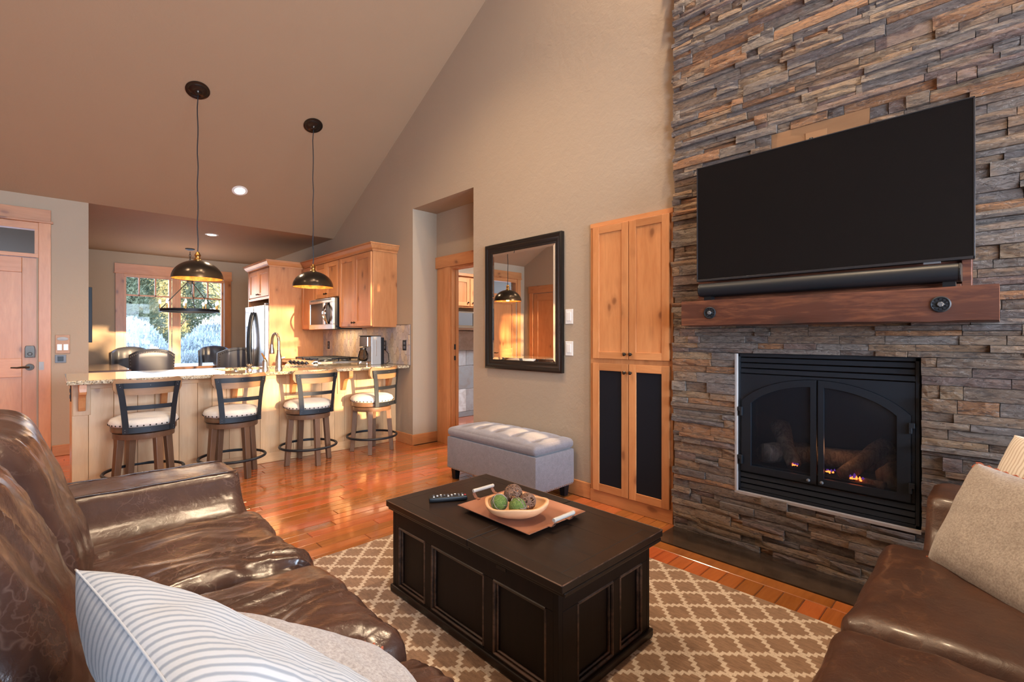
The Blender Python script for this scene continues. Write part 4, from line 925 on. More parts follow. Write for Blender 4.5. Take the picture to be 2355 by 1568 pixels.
# ------------------------------------------------------------------ pendants
def pendant(x, y, label):
    zc = ceil_z(y); zr = 1.725
    t = thing('pendant_lamp', label, 'pendant lamp', (x, y, zr), 'dome pendants over the breakfast bar')
    m = MB().lathe([(0.095, 0.0), (0.095, -0.006), (0.08, -0.012), (0.072, -0.012), (0.06, -0.022), (0.035, -0.024), (0.02, -0.03), (0.008, -0.05), (1e-6, -0.05)], (0, 0, 0), 36)
    m.xf(Matrix.Translation((x, y, zc - 0.001)) @ Matrix.Rotation(-math.atan(SY), 4, 'X')); emit('canopy', m, DKB, t, smooth=True)
    pts = [(x + 0.003 * math.sin(i * 1.1), y + .003 * math.cos(i * 1.7), zr + 0.235 + (zc - 0.04 - zr - 0.235) * i / 24) for i in range(25)]
    emit('cord', MB().tube(pts, 0.0042, 6), BLKM, t, smooth=True)
    dome = []
    for i in range(15): a = math.pi / 2 * i / 14; dome.append((0.2 * math.cos(a) * (1 if i < 14 else 0) + 0.022 * (i == 14), 0.165 * math.sin(a)))
    prof = [(0.197, 0.0), (0.2, -0.002)] + dome[1:]
    sh = MB().lathe(prof, (x, y, zr), 56); sh.f = [f for f in sh.f if len(f) == 4]; d = emit('shade', sh, DKB, t, smooth=True)
    inn = [(0.196 * math.cos(math.pi / 2 * i / 14) + 1e-6, 0.0 + 0.161 * math.sin(math.pi / 2 * i / 14)) for i in range(15)]
    li = MB().lathe(inn, (x, y, zr), 56); li.f = [f for f in li.f if len(f) == 4]; emit('shade_lining', li, GOLD, d, smooth='all', label='mottled gold inside of the shade')
    emit('socket', MB().lathe([(0.032, 0.158), (0.034, 0.168), (0.024, 0.176), (0.019, 0.19), (0.022, 0.204), (0.026, 0.21), (0.020, 0.222), (0.012, 0.24), (1e-6, 0.241)], (x, y, zr), 24), BRASS, t, smooth=True)
    emit('bulb', MB().ball((x, y, zr + 0.085), 0.028, 12), BULB, t, smooth='all')
    lamp('pendant_light', 'POINT', (x, y, zr + 0.030), 2.2, (1.0, 0.55, 0.22), shadow_soft_size=0.03)
pendant(0.94, 5.05, 'dome pendant lamp with gold lining hanging before the dining window')
pendant(1.97, 5.05, 'dome pendant lamp with gold lining hanging before the wall cabinets')

# ------------------------------------------------------------------ downlights
def downlight(x, y, label, energy, flat=False, aim=None, size=0.5, vis=True):
    z = CZ if flat else ceil_z(y); rot = 0 if flat else -math.atan(SY) if y > RIDGE else math.atan(0.516)
    M = Matrix.Translation((x, y, z)) @ Matrix.Rotation(rot, 4, 'X')
    if vis:
        t = thing('recessed_downlight', label, 'downlight', (x, y, z), 'recessed downlights')
        m = MB().lathe([(0.052, 0.0), (0.078, -0.001), (0.080, -0.006), (0.054, -0.010), (0.052, -0.002)], (0, 0, 0), 28); m.xf(M); emit('trim_ring', m, WHITE, t, smooth=True)
        m = MB().lathe([(0.054, -0.004), (1e-6, -0.0045)], (0, 0, 0), 28); m.xf(M); emit('lamp', m, DISC, t)
    o = lamp('downlight_beam', 'SPOT', tuple(M @ Vector((0, 0, -0.03))), energy, (1.0, 0.74, 0.48), spot_size=R(125), spot_blend=0.9, shadow_soft_size=0.06)
    d = Vector(aim) if aim else Vector((0, 0, -1)); o.rotation_euler = d.to_track_quat('-Z', 'Y').to_euler()
downlight(1.545, 6.10, 'bright recessed downlight in the sloping ceiling above the bar', 150)
downlight(1.562, 7.514, 'recessed downlight in the flat dining ceiling', 70, True)
downlight(2.35, 0.75, 'recessed downlight above the stone chimney', 560, aim=(0.25, 0.05, -1))
downlight(-0.75, 4.3, 'recessed downlight over the entry', 160)
downlight(0.3, 2.2, 'unseen recessed downlight added over the sofa to brighten the room', 130)  # added out of view to raise the interior brightness
downlight(1.3, 3.0, 'unseen recessed downlight added over the coffee table to brighten the room', 200)  # another unseen can, added as warm fill for the room

# ================================================================== living room
# built in tall cabinet
t = thing('built_in_cabinet', 'tall knotty cabinet with black cloth lower doors beside the stone chimney', 'cabinet', (2.87, 1.8, 0))
CXF = 2.86
emit('body', box(CXF, 1.475, 0, WX - .001, 2.125, 2.03), ALZ, t, bevel=.002)
emit('top_rail', pb_(MB(), 'x', CXF, 1.475, 2.125, 2.0, 2.031, 0, 0.004), ALY, t); emit('base', pb_(MB(), 'x', CXF, 1.475, 2.125, 0, 0.085, 0, 0.006), ALY, t, bevel=.002)
for (v0, v1, pn, kz, rl) in ((1.046, 1.995, ALZ, 1.082, 0.05), (0.09, 1.012, BLADE, 0.955, 0.052)):
    shaker(t, 'x', CXF, 1.795, 2.092, v0, v1, 0.02, 0.054, (1.815, kz), pn, rail=rl); shaker(t, 'x', CXF, 1.492, 1.789, v0, v1, 0.02, 0.054, (1.768, kz), pn, rail=rl)
# wall mirror
t = thing('wall_mirror', 'rectangular wall mirror in a black moulded frame above the ottoman', 'mirror', (WX, 2.85, 0.92))
def frame_x(y0, y1, z0, z1, prof, X):
    m = MB(); pts = [(y0, z0, 1, 1), (y1, z0, -1, 1), (y1, z1, -1, -1), (y0, z1, 1, -1)]
    n = len(prof)
    for (yy, zz, a, b) in pts: m.v += [(X - d, yy + a * s, zz + b * s) for s, d in prof]
    for i in range(4):
        for j in range(n): m.f.append((i * n + j, i * n + (j + 1) % n, ((i + 1) % 4) * n + (j + 1) % n, ((i + 1) % 4) * n + j))
    return m
emit('frame', frame_x(2.393, 3.302, 0.918, 2.028, [(0, 0.001), (0, 0.034), (0.012, 0.040), (0.022, 0.034), (0.030, 0.034), (0.038, 0.026), (0.055, 0.020), (0.066, 0.022), (0.072, 0.018), (0.082, 0.014), (0.082, 0.001)], WX), plain('mirror_frame_black', (0.009, 0.007, 0.006), 0.3, 0.0, spec=0.4), t, smooth=True)
gl = MB(); A = (2.393 + .080, 3.302 - .080, 0.918 + .080, 2.028 - .080); b = 0.022
gl.v = [(WX - .0125, A[0], A[2]), (WX - .0125, A[1], A[2]), (WX - .0125, A[1], A[3]), (WX - .0125, A[0], A[3]), (WX - .0145, A[0] + b, A[2] + b), (WX - .0145, A[1] - b, A[2] + b), (WX - .0145, A[1] - b, A[3] - b), (WX - .0145, A[0] + b, A[3] - b)]
gl.f = [(4, 7, 6, 5), (0, 4, 5, 1), (1, 5, 6, 2), (2, 6, 7, 3), (3, 7, 4, 0)]
emit('glass', gl, MIRR, t)
# storage ottoman
OX0, OX1, OY0, OY1 = 2.415, 2.845, 2.265, 3.30
t = thing('storage_ottoman', 'grey upholstered storage ottoman with a tufted lid below the mirror', 'ottoman', ((OX0 + OX1) / 2, (OY0 + OY1) / 2, 0))
emit('box', rbox(((OX0 + OX1) / 2, (OY0 + OY1) / 2, 0.225), ((OX1 - OX0) / 2, (OY1 - OY0) / 2, 0.135), 0.012, n=8), OTT, t, smooth=True)
def lid(p, d):
    if d[2] > 0.3:
        for k in range(5):
            yy = -0.40 + 0.2 * k
            dist = abs(p.y - yy); p.z -= 0.010 * math.exp(-(dist / 0.022) ** 2) * max(0, 1 - abs(d[0]) ** 6)
            for xx in (-0.1, 0.1):
                r2 = (p.x - xx) ** 2 + (p.y - yy) ** 2; p.z -= 0.020 * math.exp(-r2 / 0.0011)
    return p
emit('lid', rbox(((OX0 + OX1) / 2, (OY0 + OY1) / 2, 0.398), ((OX1 - OX0) / 2 + .002, (OY1 - OY0) / 2 + .002, 0.034), 0.03, 0.042, n=44, wr=lid), OTT, t, smooth='all')
nh = MB()
for i in range(48): nh.ball((OX0 - .001, OY0 + 0.012 + (OY1 - OY0 - 0.024) * i / 47, 0.103), 0.0052, 6)
for i in range(20): nh.ball((OX0 + 0.012 + (OX1 - OX0 - .024) * i / 19, OY0 - .001, 0.103), 0.0052, 6)
emit('nailheads', nh, SILV, t, smooth=True)
for a in (OX0 + .05, OX1 - .05):
    for b in (OY0 + .06, OY1 - .06): emit('leg', MB().hexa([(a - .02, b - .02, 0.001), (a + .02, b - .02, 0.001), (a + .02, b + .02, 0.001), (a - .02, b + .02, 0.001)], [(a - .028, b - .028, .095), (a + .028, b - .028, .095), (a + .028, b + .028, .095), (a - .028, b + .028, .095)]), PLASTIC, t)

# ------------------------------------------------------------------ fireplace insert
FX = 2.852
t = thing('fireplace_insert', 'black gas fireplace insert with arched mesh doors in the stone chimney', 'fireplace', (FX, 0.67, 0.32))
f = MB()
for a in ((0.269, 0.284, 0.318, 1.104), (1.058, 1.070, 0.318, 1.104), (0.269, 1.070, 1.088, 1.104), (0.269, 1.070, 0.318, 0.336)): pb_(f, 'x', FX, *a, -0.02, 0.004)
emit('surround', f, BLKM, t, bevel=.002)
fb = MB(); fb.box(3.24, 0.2, 0.30, 3.26, 1.13, 1.12); fb.box(FX, 0.2, 0.30, 3.26, 0.24, 1.12); fb.box(FX, 1.1, 0.30, 3.26, 1.13, 1.12); fb.box(FX, 0.2, 1.10, 3.26, 1.13, 1.13); fb.box(FX, 0.2, 0.29, 3.26, 1.13, 0.31); fb.box(FX + .02, 0.24, 0.42, 3.25, 1.10, 0.45)
emit('firebox', fb, plain('firebox_soot', (0.012, 0.013, 0.016), 0.8), t)
for k in range(3):
    for z0 in (0.996 + k * 0.031, 0.339 + k * 0.031):
        m = MB().hexa([(FX - .004, .285, z0), (FX + .016, .285, z0), (FX + .016, 1.057, z0), (FX - .004, 1.057, z0)], [(FX + .003, .285, z0 + .024), (FX + .016, .285, z0 + .024), (FX + .016, 1.057, z0 + .024), (FX + .003, 1.057, z0 + .024)])
        emit('louvre_slat', m, BLKM, t, bevel=.0015)
yc = 0.673
def arch(y, top, drop, half): a = min(1, abs(y - yc) / half); return top - drop * (1 - math.sqrt(max(0, 1 - (a * 0.86) ** 2))) / (1 - math.sqrt(1 - 0.86 ** 2))
NA = 20
ys = [0.286 + (1.057 - 0.286) * i / 40 for i in range(41)]
pl = [(0.286, 0.434), (0.298, 0.434)]; pl += [(0.298 + (1.048 - .298) * i / 40, arch(0.298 + (1.048 - .298) * i / 40, 0.978, 0.14, 0.375)) for i in range(41)]
pl += [(1.048, 0.434), (1.057, 0.434), (1.057, 0.990), (0.286, 0.990)]
emit('face_plate', MB().prism(pl, 'x', FX - .002, FX + .012), BLKM, t)
def arched_door(y0, y1, g0, g1):
    outer = [(y0, 0.437), (y1, 0.437)] + [(y1 + (y0 - y1) * i / NA, arch(y1 + (y0 - y1) * i / NA, 0.976, 0.14, 0.375)) for i in range(NA + 1)]
    inner = [(g0, 0.472), (g1, 0.472)] + [(g1 + (g0 - g1) * i / NA, arch(g1 + (g0 - g1) * i / NA, 0.940, 0.112, 0.325)) for i in range(NA + 1)]
    m = MB(); n = len(outer)
    for X in (FX - .012, FX + .006):
        m.v += [(X, *p) for p in outer] + [(X, *p) for p in inner]
    for i in range(n):
        j = (i + 1) % n
        m.f += [(i, j, n + j, n + i), (2 * n + j, 2 * n + i, 3 * n + i, 3 * n + j), (j, i, 2 * n + i, 2 * n + j), (n + i, n + j, 3 * n + j, 3 * n + i)]
    d = emit('door', m, BLKM, t)
    gp = [(p[0], p[1]) for p in inner]; s = MB(); s.add([(FX - .003, *p) for p in gp], [tuple(range(n))]); emit('mesh_screen', s, MESHM, d)
    s = MB(); s.add([(FX + .004, *p) for p in gp], [tuple(range(n))]); emit('pane', s, FGLASS, d)
    return d
dl = arched_door(0.677, 1.046, 0.704, 0.998); dr = arched_door(0.300, 0.669, 0.350, 0.644)
for d, ky in ((dl, 0.710), (dr, 0.650)): emit('knob', MB().ball((FX - .024, ky, 0.455), 0.009, 12).cyl((FX - .012, ky, .455), (FX - .02, ky, .455), .004, .004, 8), GREYP, d, smooth=True)
for y, zz, d in ((1.052, 0.78, dl), (1.052, 0.505, dl), (0.295, 0.784, dr), (0.295, 0.508, dr)):
    m = MB().box(FX - .026, y - .011, zz - .002, FX - .008, y + .011, zz + .022); m.box(FX - .026, y - .006 - (.005 if d is dl else -.005), zz - .028, FX - .010, y + .006 - (.005 if d is dl else -.005), zz); emit('hinge', m, BLK, d, bevel=.002)
def logm(p0, p1, r0, r1, seed):
    p0, p1 = Vector(p0), Vector(p1); d = (p1 - p0).normalized(); a = d.orthogonal().normalized(); b = d.cross(a)
    def fn(u, v):
        th = 2 * math.pi * v; rr = (r0 + (r1 - r0) * u) * (1 + 0.22 * noise.noise((math.cos(th) * 1.6, math.sin(th) * 1.6, u * 3 + seed)))
        return p0 + (p1 - p0) * u + a * (rr * math.cos(th)) + b * (rr * math.sin(th))
    m = MB().grid(fn, 12, 16, False, True); m.f += [tuple(range(15, -1, -1)), tuple(11 * 16 + i for i in range(16))]; return m
for i, (p0, p1, r0, r1) in enumerate((((2.90, 0.955, 0.545), (3.14, 0.80, 0.53), 0.052, 0.06), ((2.92, 0.80, 0.50), (3.10, 0.93, 0.68), 0.035, 0.05), ((2.90, 0.575, 0.495), (3.12, 0.42, 0.64), 0.036, 0.045), ((2.93, 0.40, 0.515), (3.08, 0.33, 0.53), 0.055, 0.06), ((3.02, 0.95, 0.53), (3.08, 0.38, 0.56), 0.045, 0.05), ((2.90, 0.40, 0.475), (2.93, 0.52, 0.475), 0.022, 0.02))):
    emit('log', logm(p0, p1, r0, r1, i * 3.3), LOG, t, smooth='all')
emit('grate', box(2.885, 0.33, 0.452, 2.90, 1.02, 0.475), BLKM, t)
def flame(c, s, mat, n, sd_):
    r_ = random.Random(sd_); m = MB()
    for k in range(n):
        x, y, z = c[0] + r_.uniform(-.01, .01), c[1] + r_.uniform(-s, s), c[2] + r_.uniform(0, s * .4); h = s * r_.uniform(0.35, 0.8)
        m.lathe([(s * .16, 0), (s * .24, h * .25), (s * .12, h * .65), (1e-6, h)], (x, y, z), 6)
    return m
for i, (y, z, s) in enumerate(((0.79, 0.500, 0.014), (0.63, 0.495, 0.016), (0.52, 0.480, 0.025))):
    fo = emit('flame', flame((2.895, y, z), s, 0, 12, i), FLAME, t, smooth='all'); emit('flame_tip', flame((2.90, y, z + s * .3), s * 1.3, 0, 6, i + 9), FLAMEB, fo, smooth='all')
lamp('fire_light', 'POINT', (2.91, 0.6, 0.62), 0.35, (1.0, 0.4, 0.15), shadow_soft_size=0.05)

# mantel beam
t = thing('mantel_beam', 'rough reddish brown wooden mantel beam below the television', 'mantel', (2.72, 0.65, 1.264))
def beam(u, v):
    y = 0.014 + (1.298 - 0.014) * u; X0, X1, z0, z1 = 2.615, SX + .01, 1.264, 1.404
    P = [(X1, z0), (X0, z0), (X0, z1), (X1, z1), (X1, z0)]; k = min(3, int(v * 4)); f = v * 4 - k
    x = P[k][0] + (P[k + 1][0] - P[k][0]) * f; z = P[k][1] + (P[k + 1][1] - P[k][1]) * f
    nn = noise.noise((y * 3.0, x * 8, z * 8)) * 0.004 + noise.noise((y * 11, x * 20, z * 20)) * 0.0022
    if abs(x - X0) < .015 and z < z0 + .02: nn2 = 0.006 * noise.noise((y * 7, 3.3, 0)) + .003; z += max(0, nn2); x += max(0, nn2) * .6
    return (x - nn * 0.6 if x < SX - .02 else x, y, z + nn)
m = MB().grid(beam, 70, 33, False, False); m.f += [tuple(range(32)), tuple(69 * 33 + j for j in reversed(range(32)))]
bm_ = emit('beam', m, BEAM, t, smooth=True)
for y in (1.132, 0.182):
    m = MB().lathe([(0.033, 0), (0.033, 0.004), (0.029, 0.006), (0.026, 0.004), (0.014, 0.004), (0.012, 0.007), (1e-6, 0.008)], (0, 0, 0), 28)
    for k in range(10): a = 2 * math.pi * k / 10; m.box(0.0205 * math.cos(a) - .0035, 0.0205 * math.sin(a) - .0035, 0.003, 0.0205 * math.cos(a) + .0035, 0.0205 * math.sin(a) + .0035, 0.0075)
    m.xf(Matrix.Translation((2.6135, y, 1.334)) @ Matrix.Rotation(R(-90), 4, 'Y')); r_ = emit('cast_washer', m, BLK, t, smooth=True)
    b = MB().cyl((2.608, y, 1.334), (2.598, y, 1.334), 0.011, 0.010, 6); emit('bolt_head', b, GREYP, r_, bevel=.001)
# wooden riser behind the sound bar
t = thing('mantel_riser', 'reddish wooden riser on the mantel behind the sound bar', 'riser', (2.78, 0.65, 1.41))
emit('face', box(2.755, 0.094, 1.408, SX + .002, 1.262, 1.535), BEAM, t, bevel=.002); emit('end_post', box(2.735, 0.094, 1.408, 2.755, 0.125, 1.535), BEAM, t, bevel=.002); emit('bottom_rail', box(2.735, 0.125, 1.408, 2.755, 1.262, 1.424), BEAM, t, bevel=.002)
# television
t = thing('television', 'large flat black television mounted on the stone chimney', 'television', (2.69, 0.655, 1.516))
emit('cabinet', box(2.665, 0.082, 1.516, 2.70, 1.229, 2.168), PLASTIC, t, bevel=.004)
emit('screen', box(2.6625, 0.088, 1.528, 2.666, 1.223, 2.162), SCREEN, t)
f = MB()
for a in ((.082, .0875, 1.516, 2.168), (1.2235, 1.229, 1.516, 2.168), (.082, 1.229, 2.1625, 2.168), (.082, 1.229, 1.516, 1.5275)): pb_(f, 'x', 2.665, *a, 0, 0.004)
emit('bezel', f, plain('tv_bezel', (0.05, 0.05, 0.055), 0.3, 0.7), t, bevel=.001); emit('sensor', box(2.663, 0.185, 1.508, 2.675, 0.24, 1.517), GREYP, t)
m = MB(); m.box(2.70, 0.3, 1.6, 2.73, 1.0, 2.05); m.box(2.73, 0.45, 1.70, SX + .02, 0.86, 1.95); emit('mount', m, PLASTIC, t); emit('cable_clip', MB().ball((2.70, 0.665, 2.176), .012, 10).cyl((2.70, .665, 2.16), (2.70, .665, 2.172), .006, .006, 8), PLASTIC, t, smooth=True)
# sound bar
t = thing('sound_bar', 'long black sound bar lying on the mantel beam', 'speaker', (2.69, 0.67, 1.412))
prof = []
for i in range(9): a = R(-90 + 180 * i / 8); prof.append((2.662 - 0.030 * math.cos(a), 1.466 + 0.036 * math.sin(a)))
prof += [(2.735, 1.502), (2.735, 1.43)]
emit('body', MB().prism(prof, 'y', 0.130, 1.203), plain('sound_bar_cloth', (0.010, 0.012, 0.015), 0.45, spec=0.35), t, smooth=True)
prof2 = [(2.664 + (p[0] - 2.664) * 1.04, 1.466 + (p[1] - 1.466) * 1.02) for p in prof]
for a, b in ((0.122, 0.130), (1.203, 1.211)): emit('end_cap', MB().prism(prof2, 'y', a, b), PLASTIC, t, bevel=.002)
for y in (0.16, 1.17): emit('foot', box(2.67, y - .02, 1.4075, 2.72, y + .02, 1.431), PLASTIC, t)

# ------------------------------------------------------------------ rug
def rugf(u, v):
    x, y = 0.42 + (2.315 - 0.42) * u, -0.35 + (2.562 + 0.35) * v; return (x + 0.006 * noise.noise((y * 3, 0, 1)), y + .006 * noise.noise((x * 3, 2, 0)), 0.012 + .0012 * noise.noise((x * 6, y * 6, 0)))
m = MB().grid(rugf, 30, 40); n = len(m.v)
m.v += [(p[0], p[1], 0.0015) for p in m.v]
for i in range(29):
    for j in (0, 39): m.f.append((i * 40 + j, (i + 1) * 40 + j, n + (i + 1) * 40 + j, n + i * 40 + j))
for j in range(39):
    for i in (0, 29): m.f.append((i * 40 + j, i * 40 + j + 1, n + i * 40 + j + 1, n + i * 40 + j))
emit('area_rug', m, RUG, None, 'brown and cream trellis pattern rug under the coffee table', smooth=True, cat='rug')

# ------------------------------------------------------------------ trunk coffee table
TX0, TX1, TY0, TY1 = 1.118, 1.735, 0.938, 2.005
t = thing('coffee_table', 'black brown panelled trunk coffee table on the trellis rug', 'coffee table', (1.43, 1.47, 0.013)); Z0 = 0.0135
for a, b in ((TY0, 1.3985), (1.4015, TY1)):
    top = emit('lid', box(TX0, a, 0.412, TX1, b, 0.44), TBX, t, bevel=.004)
    emit('lid_border', box(TX0 + .012, a, 0.396, TX1 - .012, b, 0.4125), TBX, top, bevel=.004)
    g = MB()   # inlaid seams near the edges
    for xx in (TX0 + .06, TX1 - .06): g.box(xx - .0012, a + .004, 0.4398, xx + .0012, b - .004, 0.4404)
    for yy in ((a + .055, b - .035) if a == TY0 else (a + .035, b - .055)): g.box(TX0 + .06, yy - .0012, 0.4398, TX1 - .06, yy + .0012, 0.4404)
    for k in (1, 2): xx = TX0 + .06 + (TX1 - TX0 - .12) * k / 3; g.box(xx - .0008, a + .05, 0.4398, xx + .0008, b - .05, 0.4403)
    emit('board_seam', g, plain('seam_dark_%d' % (a > 1), (0.004, 0.003, 0.003), 0.6), top)
    ed = MB()
    for (p, q) in (((TX0 + .001, a + .002, .4385), (TX0 + .001, b - .002, .4385)), ((TX1 - .001, a + .002, .4385), (TX1 - .001, b - .002, .4385))): ed.tube([p, q], 0.0022, 6)
    yy = TY0 + .001 if a == TY0 else TY1 - .001; ed.tube([(TX0 + .002, yy, .4385), (TX1 - .002, yy, .4385)], .0022, 6); emit('worn_edge', ed, TBE, top)
bx0, bx1, by0, by1 = TX0 + .032, TX1 - .030, TY0 + .042, TY1 - .010
emit('body', box(bx0 + .02, by0 + .02, 0.03, bx1 - .02, by1 - .02, 0.397), TBZ, t)
# long side facing the sofa: rails, stiles, recessed panels
def face(pl, P, u0, u1, panels, v0=0.05, v1=0.322):
    fr = MB(); pb_(fr, pl, P, u0, u1, v1, 0.397, 0, 0.02); pb_(fr, pl, P, u0, u1, Z0, v0, 0, 0.02)
    us = [u0] + [q for p in panels for q in p] + [u1]
    for i in range(0, len(us), 2): pb_(fr, pl, P, us[i], us[i + 1], v0, v1, 0, 0.02)
    fo = emit('side_frame', fr, TBZ, t, bevel=.0025)
    for a, b in panels:
        emit('panel', pb_(MB(), pl, P, a + .002, b - .002, v0 + .002, v1 - .002, 0, 0.004), TBZ, fo)
        md = MB()
        pts = [pp(pl, P, *q, 0.016) for q in ((a + .004, v0 + .004), (b - .004, v0 + .004), (b - .004, v1 - .004), (a + .004, v1 - .004))]
        for i in range(4): md.tube([pts[i], pts[(i + 1) % 4]], 0.0065, 6)
        for i in range(4):
            q = [pp(pl, P, *k, 0.008) for k in ((a + .014, v0 + .014), (b - .014, v0 + .014), (b - .014, v1 - .014), (a + .014, v1 - .014))]; md.tube([q[i], q[(i + 1) % 4]], 0.005, 6)
        emit('panel_moulding', md, TBE, fo)
for a, b in ((bx0, by0), (bx1 - .0205, by0), (bx0, by1 - .0205), (bx1 - .0205, by1 - .0205)): emit('corner_post', box(a, b, Z0, a + .0205, b + .0205, .397), TBZ, t, bevel=.0015)
face('x', bx0 + .02, by0 + .02, by1 - .02, [(1.032, 1.292), (1.342, 1.684), (1.730, 1.985 - .04)])
face('y', by0 + .02, bx0 + .02, bx1 - .02, [(1.247, 1.456), (1.496, 1.650)])
face('X', bx1 - .02, by0 + .02, by1 - .02, [(1.032, 1.292), (1.342, 1.684), (1.730, 1.945)])
pl_ = MB(); pl_.box(bx0 - .012, by0 - .012, Z0, bx1 + .012, by1 + .008, 0.045); emit('plinth', pl_, TBX, t, bevel=.006)
emit('latch_plate', box(bx0 - .003, 1.22, 0.372, bx0 + .0, 1.27, 0.384), DKB, t)

# tray, bowl, balls, remote
t = thing('serving_tray', 'rectangular copper tray with wrapped handles on the coffee table', 'tray', (1.452, 1.452, 0.441))
tc_ = Vector((1.452, 1.452, 0.4408))
def trayf(u, v):
    a, b = u * 2 - 1, v * 2 - 1; e = max(abs(a), abs(b)); hx, hy = 0.172, 0.218
    z = 0.002 + 0.020 * smoothstep(0.80, 1.0, e); return tc_ + Vector((a * hx, b * hy, z))
m = MB().grid(trayf, 27, 27); n = len(m.v); m.v += [(p[0], p[1], p[2] - .002) for p in m.v[:n]]; m.f += [tuple(n + i for i in reversed(f)) for f in m.f[:]]
for i in range(26):
    for (a, b) in ((i * 27, (i + 1) * 27), (i * 27 + 26, (i + 1) * 27 + 26), (i, i + 1), (26 * 27 + i, 26 * 27 + i + 1)): m.f.append((a, b, n + b, n + a))
emit('dish', m, COPPER, t, smooth=True)
for sg in (-1, 1):
    yb = sg * 0.210
    for xs in (-0.055, 0.055):
        h = MB()
        P = [tc_ + Vector((xs, yb, .020)), tc_ + Vector((xs, yb + sg * .022, .022)), tc_ + Vector((xs, yb + sg * .036, .036)), tc_ + Vector((xs, yb + sg * .034, .050))]
        for i in range(3):
            a, b = P[i], P[i + 1]; w_ = Vector((.008, 0, 0)); h.add([a - w_, a + w_, b + w_, b - w_, a - w_ + Vector((0, 0, .003)), a + w_ + Vector((0, 0, .003)), b + w_ + Vector((0, 0, .003)), b - w_ + Vector((0, 0, .003))], [(0, 1, 2, 3), (7, 6, 5, 4), (0, 4, 5, 1), (1, 5, 6, 2), (2, 6, 7, 3), (3, 7, 4, 0)])
        emit('handle_bracket', h, COPPER, t)
    pts = [tc_ + Vector((-0.062 + .124 * i / 24, yb + sg * .034, .052)) for i in range(25)]
    emit('handle', MB().tube(pts, [0.0075 + (.0014 if i % 2 else 0) for i in range(25)], 10), WRAP, t, smooth=True, label='handle wrapped in grey cane')
BC = Vector((1.405, 1.435, 0.446)); ang = math.atan2(-0.88, 0.47)
def bowlr(th): return 1 + 0.03 * math.sin(3 * th + 1) + 0.02 * math.sin(5 * th)
def bowlf(inner):
    def fn(u, v):
        th = 2 * math.pi * u; s = 1.0 if not inner else 0.90
        k = math.sin(v * math.pi / 2) ** 0.8; rx, ry = 0.138 * k * s * bowlr(th), 0.106 * k * s * bowlr(th)
        zr = 0.062 + 0.001 * math.cos(2 * th) + .004 * math.sin(4 * th + .5) + .006 * math.sin(th + .6)
        z = zr * (1 - math.cos(v * math.pi / 2)) ** 0.9 + (0.010 * (1 - v) if inner else 0)
        if not inner and v < .35: z = zr * (1 - math.cos(.35 * math.pi / 2)) ** .9 * (v / .35) ** 3
        x, y = rx * math.cos(th), ry * math.sin(th); return BC + Vector((x * math.cos(ang) - y * math.sin(ang), x * math.sin(ang) + y * math.cos(ang), z))
    return fn
m = MB().grid(bowlf(False), 48, 14, True); n = len(m.v); m.grid(bowlf(True), 48, 14, True)
for i in range(48): j = (i + 1) % 48; m.f.append((i * 14 + 13, j * 14 + 13, n + j * 14 + 13, n + i * 14 + 13))
emit('dough_bowl', m, BOWL, None, 'carved oval wooden bowl holding decorative balls on the copper tray', smooth='all', cat='bowl', origin=tuple(BC), fix=True)
def deco(label, c, r, mat, tw, nt_, sd_):
    t = thing('decorative_ball', label, 'decorative ball', tuple(c), 'decorative balls in the wooden bowl'); r_ = random.Random(sd_)
    if mat: emit('core', MB().ball(c, r * 0.97, 20), mat, t, smooth='all')
    m = MB()
    for k in range(nt_):
        ax = Vector((r_.gauss(0, 1), r_.gauss(0, 1), r_.gauss(0, 1))).normalized(); a = ax.orthogonal().normalized(); b = ax.cross(a); off = r_.uniform(-.55, .55); rr = math.sqrt(1 - off * off)
        s0 = r_.uniform(0, 6.28); L = r_.uniform(2.5, 6.2)
        m.tube([Vector(c) + (ax * off + a * rr * math.cos(s0 + L * i / 14) + b * rr * math.sin(s0 + L * i / 14)) * (r * (1 + r_.uniform(-.03, .03))) for i in range(15)], r_.uniform(.0009, .0018), 5)
    emit('twigs', m, tw, t, smooth='all')
def bp(a, b, z): return Vector((BC.x + a * math.cos(ang) - b * math.sin(ang), BC.y + a * math.sin(ang) + b * math.cos(ang), z))
deco('green moss ball in the wooden bowl, the one at its near end', (1.352, 1.478, 0.503), 0.036, MOSS, TWIGG, 5, 1)
deco('green moss ball in the wooden bowl, wrapped with a grey twig', (1.388, 1.405, 0.496), 0.037, MOSS, TWIGG, 7, 2)
deco('brown twig ball sitting highest in the wooden bowl', (1.425, 1.468, 0.528), 0.038, None, TWIG, 60, 3)
deco('brown twig ball in the wooden bowl beside the wrapped moss ball', (1.444, 1.400, 0.506), 0.034, None, TWIG, 55, 4)
t = thing('remote_control', 'black television remote lying on the coffee table', 'remote control', (1.325, 1.80, 0.441), None, R(-31))
emit('body', rbox((0, 0, 0.0115), (0.088, 0.023, 0.011), 0.007, n=8), PLASTIC, t, smooth=True, local=True)
bt = 0
for i in range(9):
    for j in range(3):
        if random.random() < .9: emit('button', box(-0.070 + i * .0165, -0.015 + j * .0115, 0.022, -0.0625 + i * .0165, -0.0085 + j * .0115, 0.0245), WHITE if (i * 3 + j) % 4 == 0 else GREYP, t, local=True)
emit('power_button', box(0.074, -0.012, 0.022, 0.082, -0.004, 0.0245), plain('red_button', (0.55, 0.03, 0.04), 0.5), t, local=True, label='red power button')

